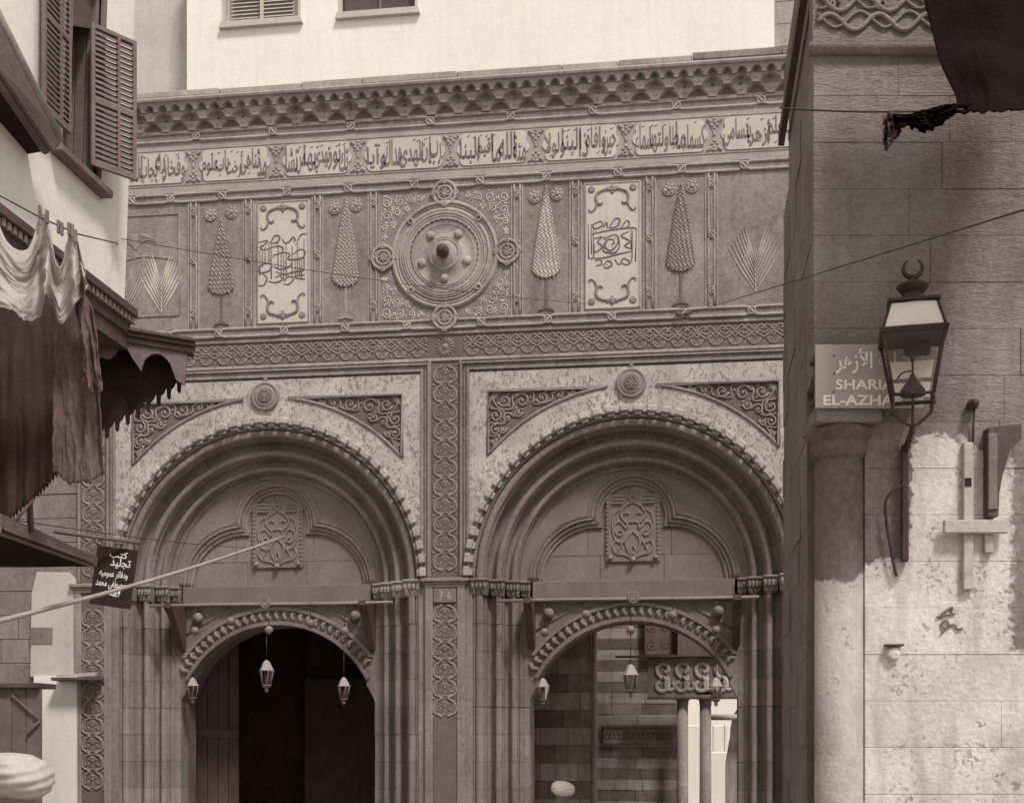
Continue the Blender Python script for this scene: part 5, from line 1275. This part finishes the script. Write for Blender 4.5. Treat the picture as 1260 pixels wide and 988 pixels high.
# ---- wires
def wire(a, b, sag, r, label):
    m = MB(); m.tube([a.lerp(b, k / 16) + Vector((0, 0, -sag * 4 * (k / 16) * (1 - k / 16))) for k in range(17)], r, 5); tag(m.build('wire', 'dark_iron'), label, 'wire')
x, z = fac(848, 386, -.06); wire(Vector((x, -.06, z)), at(1700, 122, 2.5), .0, .0042, 'dark rope stretched from the gateway frieze across the corner building')
po = at(1700, 122, 2.5); rp_ = thing('rope_post', 'rough timber post that the long dark rope is tied to', 'post', (po.x, po.y, 0)); MB().lathe([(.07, 0), (.06, 1.2), (.055, po.z + .15), (.03, po.z + .2)], 10).build('shaft', 'wood_mid', rp_); MB().tube([(.062 * cos(q * .7), .062 * sin(q * .7), po.z - .03 + .006 * q) for q in range(28)], .009, 5).build('rope_lashing', 'dark_iron', rp_)
x, z = fac(722, 374, -.06); wire(at(150, 294, 10.9), Vector((x, -.06, z)), .06, .0035, 'thin wire from the white house to the frieze of the gateway')
x, z = fac(300, 672, .30); wire(at(20, 640, 8.6), Vector((x, .45, z)), .03, .004, 'thin wire above the rod of the hanging sign')
m = MB(); x, z = fac(846, 384, -.09)
for k in range(6): m.ball((x + random.uniform(-.12, .05), -.09, z + random.uniform(-.05, .03)), .035, 7, 5, (1.4, .7, .6))
tag(m.build('rope_knot', 'stone_ground'), 'tangled knot of rope tied to the frieze moulding', 'knot')

# ================================================================ corner building with the street sign
DB = 9.0
P0 = at(1001, 908, DB); OX, OY = P0.x, P0.y
cb = thing('corner_building', 'dark coursed stone corner building with flaking whitewash on its lower wall', 'building', (OX, OY, 0), TH)
def zpx(y, D=DB): return CZ + (YH - y) / F * D
def xpx(x, D=DB): return (x - 1001) / F * D
Z_AB = zpx(504)                                                   # underside of the wall that the corner column carries
MT['right_white'] = whitewashed('flaking_whitewash', zpx(688), zpx(548), xpx(1121), .50, .19, .64, (xpx(1245), zpx(800)))
MT['col_white'] = whitewashed('column_whitewash', zpx(712, 8.85), zpx(700, 8.85), .3, .35, .125, .46)
depth = 2.85; ang = TH                                            # return wall runs along the gate's axis
tx = math.tan(ang)
def ret(y, off=0.): return y * tx + off                            # x of the return wall at local depth y
bkx = ret(depth)
# core body: footprint prism (return wall on the left), notch for the column
def body(z0, z1, notch):
    m = MB(); e = .05
    fp = [(e, e), (6, e), (6, depth), (ret(depth) + e, depth)] if not notch else [(ret(.50) + .02, .50), (.36, .50), (.36, e), (6, e), (6, depth), (ret(depth) + e, depth)]
    k = len(fp); m.add([(x, y, z0) for x, y in fp] + [(x, y, z1) for x, y in fp], [tuple(range(k - 1, -1, -1)), tuple(range(k, 2 * k))] + [(i, (i + 1) % k, (i + 1) % k + k, i + k) for i in range(k)]); return m
core = body(0, Z_AB, True); u_ = body(Z_AB, 8.2, False); core.add(u_.v, u_.f); core = core.build('wall_core', 'stone_right', cb)
# ashlar on the front
z = 0.; hC = .322; k = 0
zt = zpx(61)
off0 = (zt % hC)
z = off0 - hC
while z < 8.0:
    za, zb2 = max(z, 0), z + hC
    if zb2 > zt and za < zpx(10) + .6 and za >= zt - .01: z += hC; k += 1; continue
    x0s = 0. if za >= Z_AB - .05 else .355
    x = x0s
    while x < 4.2:
        Lb = random.uniform(.42, 1.0) if za > zpx(560) else random.uniform(.9, 1.8); xe = min(x + Lb, 4.3)
        e = random.uniform(-.003, .003)
        low = za < zpx(600)
        MB().box(x + .0006, xe - .0006, e, .09, za + .0006, zb2 - .0006, .0035).build('stone_block', 'right_white' if za < zpx(540) and x > .3 else 'stone_right', core)
        x = xe
    # return wall stones: along depth
    y = .092 if za >= Z_AB - .05 else .50
    while y < depth - .05:
        Lb = random.uniform(.5, 1.0); ye = min(y + Lb, depth); e = random.uniform(-.006, .006)
        m = MB(); ys, ys2 = y + .0005, ye - .0005
        m.add([(ret(yy) + xx + e, yy, zz) for yy in (ys, ys2) for xx in (0, .08) for zz in (za + .0005, zb2 - .0005)], [(0, 1, 3, 2), (4, 6, 7, 5), (0, 4, 5, 1), (2, 3, 7, 6), (0, 2, 6, 4), (1, 5, 7, 3)]); m.build('stone_block', 'stone_right', core); y = ye
    z += hC; k += 1
# carved vine band and torus near the top
m = MB(); m.box(-.01, 4.2, -.02, .08, zt + .045, zt + .9); vb = m.build('vine_band', 'stone_right', cb)
for r_ in range(3):
    z0 = zt + .17 + .13 * r_
    P_ = [(.02 + .02 * i, -.03, z0 + .055 * sin(i * .37 + 1.9 * r_)) for i in range(206)]; MB().tube(P_, .018, 6).build('vine_stem', 'stone_right', vb)
    P_ = [(.02 + .02 * i, -.03, z0 + .055 * sin(i * .37 + 1.9 * r_ + 2.4) + .02) for i in range(206)]; MB().tube(P_, .012, 5).build('vine_stem', 'stone_right', vb)
for i in range(24): MB().tube(spiral(.12 + .17 * i, zt + .30 + .1 * (i % 2), .05, 70 * i, 1.2, 12, -.03, .25), .014, 5).build('vine_curl', 'stone_right', vb)
m = MB()
prof_ = [(.02, 0), (-.03, 0), (-.055, .02), (-.06, .045), (-.05, .07), (-.025, .085), (.02, .09)]
kk = len(prof_); x_0 = -.03
m.add([(x_0, y, zt - .045 + z_) for y, z_ in prof_] + [(4.2, y, zt - .045 + z_) for y, z_ in prof_], [(i, (i + 1) % kk, (i + 1) % kk + kk, i + kk) for i in range(kk)] + [tuple(range(kk)), tuple(range(2 * kk - 1, kk - 1, -1))], True); m.build('torus_moulding', 'stone_right', cb)
# string board on the return wall
zs0 = zpx(10); zs_ = zs0 - .0
m = MB(); zb3 = CZ + (YH - 178) / F * (DB + depth)
for y0_, y1_, xo in ((.0, depth, -.045),):
    m.add([(ret(yy) + xx, yy, zz) for yy in (y0_, y1_ + .03) for xx in (xo, .01) for zz in (zb3, zb3 + .11)], [(0, 1, 3, 2), (4, 6, 7, 5), (0, 4, 5, 1), (2, 3, 7, 6), (0, 2, 6, 4), (1, 5, 7, 3)])
m.build('string_board', 'wood', cb)
# corner column
cx_ = xpx(1038, 8.95); cr = .172
m = MB(); zc1 = zpx(560, 8.9)
m.lathe([(cr * 1.05, 0), (cr * 1.04, .3), (cr, 1.4), (cr * .985, zc1)], 32, (cx_, .11, 0)); col = m.build('corner_column', 'col_white', cb)
m = MB(); m.lathe([(cr * .985, zc1), (cr * 1.0, zc1 + .01), (cr * 1.12, zc1 + .02), (cr * 1.12, zc1 + .035), (cr * 1.16, zc1 + .045), (cr * 1.19, zc1 + .10), (cr * 1.13, zc1 + .115), (cr * 1.14, zc1 + .12), (cr * 1.30, zc1 + .15), (cr * 1.36, zc1 + .19), (cr * 1.28, zc1 + .225)], 32, (cx_, .11, 0)); m.build('column_capital', 'col_white', col)
m = MB(); m.box(.0, .44, -.13, .40, zc1 + .222, Z_AB + .002, .012); m.build('abacus', 'stone_right', col)
# flaked plaster patches, pipe, rods and boards on the wall
bo = thing('nailed_batten', 'pale upright batten nailed to the whitewashed wall under the iron knob', 'batten', tuple(at(1189, 640, DB)), TH)
s_ = DB / F
MB().box(-6 * s_, 6 * s_, -.05, .0, -86 * s_, 94 * s_, .006).build('board', 'wood_pale', bo)
MB().box(-5 * s_, 3 * s_, -.056, -.049, 40 * s_, 50 * s_).build('slot_shade', 'awning', bo)  # dark plate on the board's face, painted as an opening's shade
bo2 = thing('cross_board', 'pale horizontal board fixed across the upright batten', 'board', tuple(at(1196, 650, DB)), TH)
MB().box(-39 * s_, 39 * s_, -.09, -.045, -8 * s_, 8 * s_, .006).build('board', 'wood_pale', bo2)
MB().box(13 * s_, 24 * s_, -.045, .0, -31 * s_, -8 * s_, .005).build('stub', 'wood_pale', bo2)
st_ = thing('timber_strut', 'dark slanting timber strut projecting from the wall beside the batten', 'strut', tuple(at(1222, 580, DB)), TH)
m = MB(); m.add([(x * s_, y, z * s_) for x, z in ((-12, 50), (28, 54), (28, 36), (14, 22), (5, -8), (1, -30), (0, -58), (-12, -58)) for y in (-.10, .02)], [(0, 2, 3, 1), (2, 4, 5, 3), (4, 6, 7, 5), (6, 8, 9, 7), (8, 10, 11, 9), (10, 12, 13, 11), (12, 14, 15, 13), (14, 0, 1, 15)])
t = [tuple(q) for q in tessellate_polygon([[Vector((x, z, 0)) for x, z in ((-12, 50), (28, 54), (28, 36), (14, 22), (5, -8), (1, -30), (0, -58), (-12, -58))]])]
m.f += [tuple(2 * i for i in q) for q in t] + [tuple(2 * i + 1 for i in reversed(q)) for q in t]; m.sm += [False] * (2 * len(t)); m.build('strut', 'wood', st_)
MB().box(-13 * s_, -2 * s_, -.115, -.09, -50 * s_, 42 * s_, .005).build('strip', 'wood_mid', st_)
kn = thing('iron_knob', 'round iron knob with a thin rod hanging down the wall', 'knob', tuple(at(1194, 500, DB)), TH)
m = MB(); m.lathe([(.018, -.02), (.035, .02), (.04, .05), (.02, .075)], 14, (0, 0, 0), 'y'); m.ball((0, -.09, .0), .03, 10, 7); m.build('knob', 'dark_iron', kn)
m = MB(); m.tube([(.008, -.06, -.02), (.01, -.03, -.14), (.008, -.02, -.30)], .008, 6); m.build('rod', 'dark_iron', kn)
sb = thing('stone_boss', 'small broken stone boss sticking out of the whitewashed wall', 'boss', tuple(at(1098, 804, DB)), TH)
m = MB(); m.lathe([(.055, -.02), (.052, .03), (.04, .05), (.015, .055)], 7, (0, 0, 0), 'y', False); m.build('boss', 'right_white', sb)
m = MB(); m.box(-.06, .06, -.07, .0, .05, .062); m.build('nail_plate', 'dark_iron', sb)
m = MB()
for L_ in ([(-.05, .05), (-.01, .08), (.03, .10), (.02, .055), (.05, .06)], [(-.08, .03), (-.03, .045), (.02, .05)], [(-.02, -.05), (-.05, -.02), (-.02, .01), (.005, -.02), (-.02, -.05), (-.05, -.08)], [(.0, -.03), (.04, -.02), (.06, -.05), (.10, -.045)]):
    m.tube(bez([(x, -.015, z) for x, z in L_], 4), .0075, 4)
gf = m.build('wall_scrawl', 'letter', None, tuple(at(1166, 765, DB))); gf.rotation_euler = (0, 0, TH); tag(gf, 'dark scrawled Arabic mark on the whitewashed wall', 'graffiti')

# ---- street sign
sgn = thing('street_sign', 'grey enamel street name plate in Arabic and Latin letters above the column', 'sign', tuple(at(1001, 504, 8.85)), TH)
ps = 8.85 / F
MB().box(1.5 * ps, 134 * ps, -.022, -.002, 1 * ps, 79 * ps, .003).build('plate', 'sign_grey', sgn)
for q in (6, 128):
    for q2 in (10, 62): MB().box((q - 4) * ps, (q + 4) * ps, -.002, .17, q2 * ps, (q2 + 6) * ps).build('batten', 'wood', sgn)
m = MB()
put_text(m, 'SHARIA', 62 * ps, 29.5 * ps, 72 * ps, 12.5 * ps, -.026, .0015, .025); put_text(m, 'EL-AZHAR', 61 * ps, 10.5 * ps, 100 * ps, 12.5 * ps, -.026, .0015, .025)
put_text(m, shape_ar('شارع الأزهر'), 72 * ps, 56 * ps, 92 * ps, 36 * ps, -.026, .0015, .02); m.build('lettering', 'sign_white', sgn)
m = MB()
for x, z in ((24, 65), (24, 43), (24, 21), (128, 65), (128, 20)): m.ball((x * ps, -.024, z * ps), .006, 8, 5)
m.build('nail', 'dark_iron', sgn)

# ---- street lamp
DLm = 8.55; pl2 = DLm / F
lp0 = at(1123, 490, DLm)
lp = thing('street_lamp', 'iron bracket street lamp with glazed lantern and crescent finial', 'lamp', tuple(lp0), TH - rad(14))
def rect_ring(zs): return zs
def frustum(m, h0, z0, h1, z1, cx0=0., cx1=0.):
    m.add([(s * h0 + cx0, t_ * h0, z0) for s, t_ in ((-1, -1), (1, -1), (1, 1), (-1, 1))] + [(s * h1 + cx1, t_ * h1, z1) for s, t_ in ((-1, -1), (1, -1), (1, 1), (-1, 1))], [(0, 1, 5, 4), (1, 2, 6, 5), (2, 3, 7, 6), (3, 0, 4, 7), (3, 2, 1, 0), (4, 5, 6, 7)])
HB, HT, HR = 23.5 * pl2, 36.5 * pl2, 27 * pl2
zB_, zT_, zR_ = 0., 77 * pl2, 112 * pl2
m = MB()
for s, t_ in ((-1, -1), (1, -1), (1, 1), (-1, 1)):
    m.tube([(s * HB, t_ * HB, zB_), (s * HT, t_ * HT, zT_)], .0115, 6); m.tube([(s * HT, t_ * HT, zT_), (s * HR, t_ * HR, zR_)], .010, 6)
    m.tube([(s * HB, t_ * HB, .01), (s * HB, t_ * HB, -.06)], .009, 6); m.ball((s * HB, t_ * HB, -.065), .014, 8, 5)
for hh, z_, r_ in ((HB, 0, .013), (HR, zR_, .014)):
    m.tube([(-hh, -hh, z_), (hh, -hh, z_), (hh, hh, z_), (-hh, hh, z_)], r_, 6, closed=True)
frustum(m, HT + .020, zT_ - .006, HT + .012, zT_ + .010); 
frustum(m, HT + .012, zT_ - .024, HT + .020, zT_ - .007)
frustum(m, HR + .022, zR_ + .0, HR + .014, zR_ + .018); 
m.build('frame', 'dark_iron', lp)
m = MB(); frustum(m, HT - .004, zT_ + .011, HR - .002, zR_ - .003); m.build('roof_glass', 'opal', lp)
m = MB()
for (a, b) in (((-1, -1), (1, -1)), ((1, -1), (1, 1)), ((1, 1), (-1, 1)), ((-1, 1), (-1, -1))):
    m.add([(a[0] * HB * .98, a[1] * HB * .98, zB_), (b[0] * HB * .98, b[1] * HB * .98, zB_), (b[0] * HT * .975, b[1] * HT * .975, zT_ - .03), (a[0] * HT * .975, a[1] * HT * .975, zT_ - .03)], [(0, 1, 2, 3)])
m.build('pane', 'glass', lp)
m = MB(); m.lathe([(.125, zR_ + .018), (.07, zR_ + .045), (.063, zR_ + .085), (.072, zR_ + .09), (.10, zR_ + .125), (.105, zR_ + .135), (.09, zR_ + .15), (.03, zR_ + .175), (.012, zR_ + .185), (.012, zR_ + .20)], 24); m.build('chimney', 'dark_iron', lp)
m = MB(); zc_ = zR_ + .255; n = 26; P_ = [(.062 * sin(rad(35 + 290 * i / n + 180) ), 0, zc_ + .062 * -cos(rad(35 + 290 * i / n + 180)) * -1) for i in range(n + 1)]
P_ = [(.060 * cos(rad(120 + 300 * i / n)), 0, zc_ + .060 * sin(rad(120 + 300 * i / n))) for i in range(n + 1)]
m.tube(P_, [.004 + .014 * sin(PI * i / n) for i in range(n + 1)], 7); m.build('crescent', 'dark_iron', lp)
# burner, and added white plates that paint the sky's reflection in the panes
m = MB(); m.tube([(0, 0, -.06), (0, 0, .26)], .008, 6); m.lathe([(.012, .24), (.02, .27), (.006, .33)], 10); m.tube(bez([(0, 0, .18), (-.06, -.01, .17), (-.10, -.01, .13)], 5), .006, 5); m.lathe([(.085, .02), (.08, .05), (.03, .12), (.012, .16)], 14); m.build('burner', 'dark_iron', lp)
m = MB(); q = HT * .80
m.add([(-q * .72, HB * .95, .035), (q * .72, HB * .95, .035), (q * .78, HB * 1.12, .14), (-q * .78, HB * 1.12, .14)], [(0, 1, 2, 3)]); m.add([(-q * .80, HB * 1.14, .17), (q * .80, HB * 1.14, .17), (q * .92, HB * 1.32, .29), (-q * .92, HB * 1.32, .29)], [(0, 1, 2, 3)])
m.build('sky_reflection', 'opal', lp); MB().box(-.05, .12, HB * .6, HB * 1.1, .31, .40, .01).build('gas_valve', 'dark_iron', lp)
m = MB()
for s in (-1, 1): m.tube(bez([(s * HB, 0, -.03), (s * HB * .95, 0, -.09), (s * .05, 0, -.16), (0, .0, -.185)], 6), .011, 6)
m.tube([(0, 0, -.06), (0, 0, -.2)], .011, 6); m.tube(bez([(0, 0, -.18), (-.005, .10, -.22), (-.02, .40, -.26)], 6), .018, 7); m.build('cradle', 'dark_iron', lp)
m = MB(); m.box(-.055, -.005, .36, .45, -1.02, -.22, .01); m.tube(bez([(-.03, .40, -.25), (-.02, .30, -.24), (0, .1, -.20)], 5), .022, 7)
m.tube(bez([(-.03, .36, -.50), (-.10, .36, -.53), (-.155, .36, -.60), (-.155, .37, -.72), (-.12, .38, -.95), (-.085, .40, -1.12)], 6), .012, 6); m.build('bracket', 'dark_iron', lp)

# ---- awning corner and rag at the top
def awn():
    L_ = bez([(1112, -100), (1130, -30), (1148, 40), (1159, 80), (1176, 118), (1175, 138)], 8); R_ = 1345
    def fn(u, v):
        f = v * (len(L_) - 1); i = min(int(f), len(L_) - 2); q = f - i; x0 = L_[i][0] + (L_[i + 1][0] - L_[i][0]) * q; y0 = L_[i][1] + (L_[i + 1][1] - L_[i][1]) * q
        return at(x0 + (R_ - x0) * u, y0 + (-8 * u + 5 * mnoise.noise(Vector((u * 22, 2, 0)))) * v ** 2, 7.4 + .95 * (1 - v) + .12 * v * sin(9 * u + 2 * v) + .05 * mnoise.noise(Vector((u * 5, v * 4, 1))))
    MB().tube([at(1180, 131, 7.5), at(1350, 124, 7.5)], .012, 6).build('awning_pole', 'awning_black'); tag(bpy.data.objects['awning_pole'], 'dark pole along the hem of the black cloth awning', 'pole')
    m = MB(); m.tube([at(1340, 126, 7.5), at(1330, 200, 9.0)], .016, 6); tag(m.build('awning_strut', 'wood'), 'dark strut propping the pole of the black cloth awning', 'strut')
    o = MB().grid(fn, 90, 50).build('cloth_awning', 'awning_black'); md = o.modifiers.new('thickness', 'SOLIDIFY'); md.thickness = .01; tag(o, 'black cloth awning corner hanging before the carved vine band', 'awning')
    r = sheet('torn_rag', [(1092, 139), (1120, 140), (1150, 132), (1180, 128)], [(1098, 162), (1118, 156), (1142, 162), (1176, 138)], 7.5, .05, 1.5, 'awning_black', 'torn dark rag dangling from the black awning', 'rag', 4, 50, 40, .12, 6.)
    sheet('rag_tail', [(1086, 142), (1096, 138), (1108, 140)], [(1089, 186), (1095, 178), (1108, 164)], 7.52, .03, 1.5, 'wood', 'ragged tail of cloth at the end of the torn rag', 'rag', 6, 40, 40, .06, 4.)
    wire(at(960, 133, 8.6), at(1185, 135, 7.45), .02, .006, 'thin cord carrying the torn rag past the corner building')
awn()

# ================================================================ people
def person(name, loc_, rz, H, robe, turban, label, tw=1.0):
    t = thing(name, label, 'person', loc_, rz); k = H / 1.70
    # body: one continuous skinned figure
    V = [(0, 0, .92), (0, .01, 1.12), (0, .0, 1.32), (0, .0, 1.42), (0, -.01, 1.49), (0, -.015, 1.57), (0, -.02, 1.66), (0, -.02, 1.69)]; R_ = [(.15, .11), (.14, .10), (.16, .11), (.09, .08), (.055, .06), (.075, .09), (.075, .09), (.05, .06)]
    E = [(i, i + 1) for i in range(7)]
    V.append((0, -.118, 1.575)); R_.append((.014, .014)); E.append((5, 8))
    for s in (-1, 1):
        b = len(V); V += [(s * .19, 0, 1.38), (s * .25, .02, 1.12), (s * .24, -.10, .90), (s * .24, -.14, .82)]; R_ += [(.06, .06), (.045, .045), (.032, .03), (.035, .02)]
        E += [(3, b), (b, b + 1), (b + 1, b + 2), (b + 2, b + 3)]
        for f in range(5):
            q = len(V); off = (-.03 + .015 * f) * s
            V += [(s * .24 + off, -.165 if f else -.15, .775), (s * .24 + off * 1.1, -.16, .735 + (.02 if f in (0, 4) else 0))]; R_ += [(.009, .009), (.008, .008)]; E += [(b + 3, q), (q, q + 1)]
        b = len(V); V += [(s * .09, 0, .86), (s * .10, -.01, .48), (s * .10, .02, .08), (s * .10, -.12, .03)]; R_ += [(.085, .085), (.055, .055), (.04, .04), (.035, .025)]
        E += [(0, b), (b, b + 1), (b + 1, b + 2), (b + 2, b + 3)]
    me = bpy.data.meshes.new('body'); me.from_pydata([(x * k, y * k, z * k) for x, y, z in V], E, []); o = bpy.data.objects.new('body', me); COL.objects.link(o)
    md = o.modifiers.new('s', 'SKIN'); 
    for sv, r in zip(me.skin_vertices[0].data, R_): sv.radius = (r[0] * k, r[1] * k)
    me.skin_vertices[0].data[0].use_root = True
    o.modifiers.new('d', 'SUBSURF').levels = 2
    dg = bpy.context.evaluated_depsgraph_get(); me2 = bpy.data.meshes.new_from_object(o.evaluated_get(dg)); bpy.data.objects.remove(o)
    me2.materials.clear(); me2.materials.append(MT['skin']); me2.polygons.foreach_set('use_smooth', [True] * len(me2.polygons)); link('body', me2, t)
    m = MB()
    def fn(u, v):
        a = 2 * PI * u; z = (.10 + 1.36 * v) * k; f = 1 + .06 * sin(7 * a) * (1 - v)
        rx = (.30 - .10 * v ** .7 if v < .8 else .218 - .72 * (v - .8)) * k * f; ry = (.24 - .09 * v ** .7 if v < .8 else .157 - .35 * (v - .8)) * k * f
        return (rx * cos(a), ry * sin(a), z)
    m.grid(fn, 40, 24)
    for s in (-1, 1): m.tube([(s * .15 * k, 0, 1.40 * k), (s * .20 * k, .0, 1.36 * k), (s * .26 * k, .02, 1.12 * k), (s * .25 * k, -.09 * k, .93 * k)], [.07 * k, .085 * k, .085 * k, .10 * k], 14)
    m.build('robe', robe, t)
    zt_ = 1.665 * k
    def tf(u, v):
        a = 2 * PI * u; b = PI * (v - .5)
        fold = .5 + .5 * sin(14 * (b + .45 * sin(a + .6)) + .8 * sin(2 * a)) + .9 * mnoise.noise(Vector((3 * cos(a), 3 * sin(a), 7 * v)))
        r = (.120 + .007 * fold * cos(b) + .006 * sin(3 * a + 5 * v)) * k * tw
        return (r * cos(a) * max(.0, cos(b)) ** .75, -.02 * k + r * 1.08 * sin(a) * max(.0, cos(b)) ** .75, zt_ + .080 * k * tw * sin(b) * (1 + .03 * fold) + .02 * k * cos(a) * cos(b))
    MB().grid(tf, 72, 40).build('turban', turban, t)
    m = MB()
    for s in (-1, 1): m.ball((s * .032 * k, -.098 * k, 1.602 * k), .011 * k, 8, 6)
    m.build('eye', 'dark_iron', t)
    return t
p = at(691, 962, 12.6); person('person', (p.x, p.y, 0), rad(150), p.z / 1.735 * 1.70, 'cloth_brown', 'plaster_house', 'person in a white turban walking toward the striped hall arch')
p = at(26, 926, 5.0)
bn = thing('stone_bench', 'low stone bench at the foot of the jutting white house', 'bench', (p.x - .1, p.y, 0))
MB().box(-.5, .5, -.6, .6, .06, .26, .02).build('seat_slab', 'stone_jamb', bn); MB().box(-.42, .42, -.52, .52, 0, .07).build('base', 'stone_jamb', bn)
person('person', (p.x - .02, p.y, .26), rad(200), (p.z - .26) / 1.76 * 1.70, 'plaster_house', 'cloth_light', 'person in a white robe and white turban standing by the shop counter', 1.15)
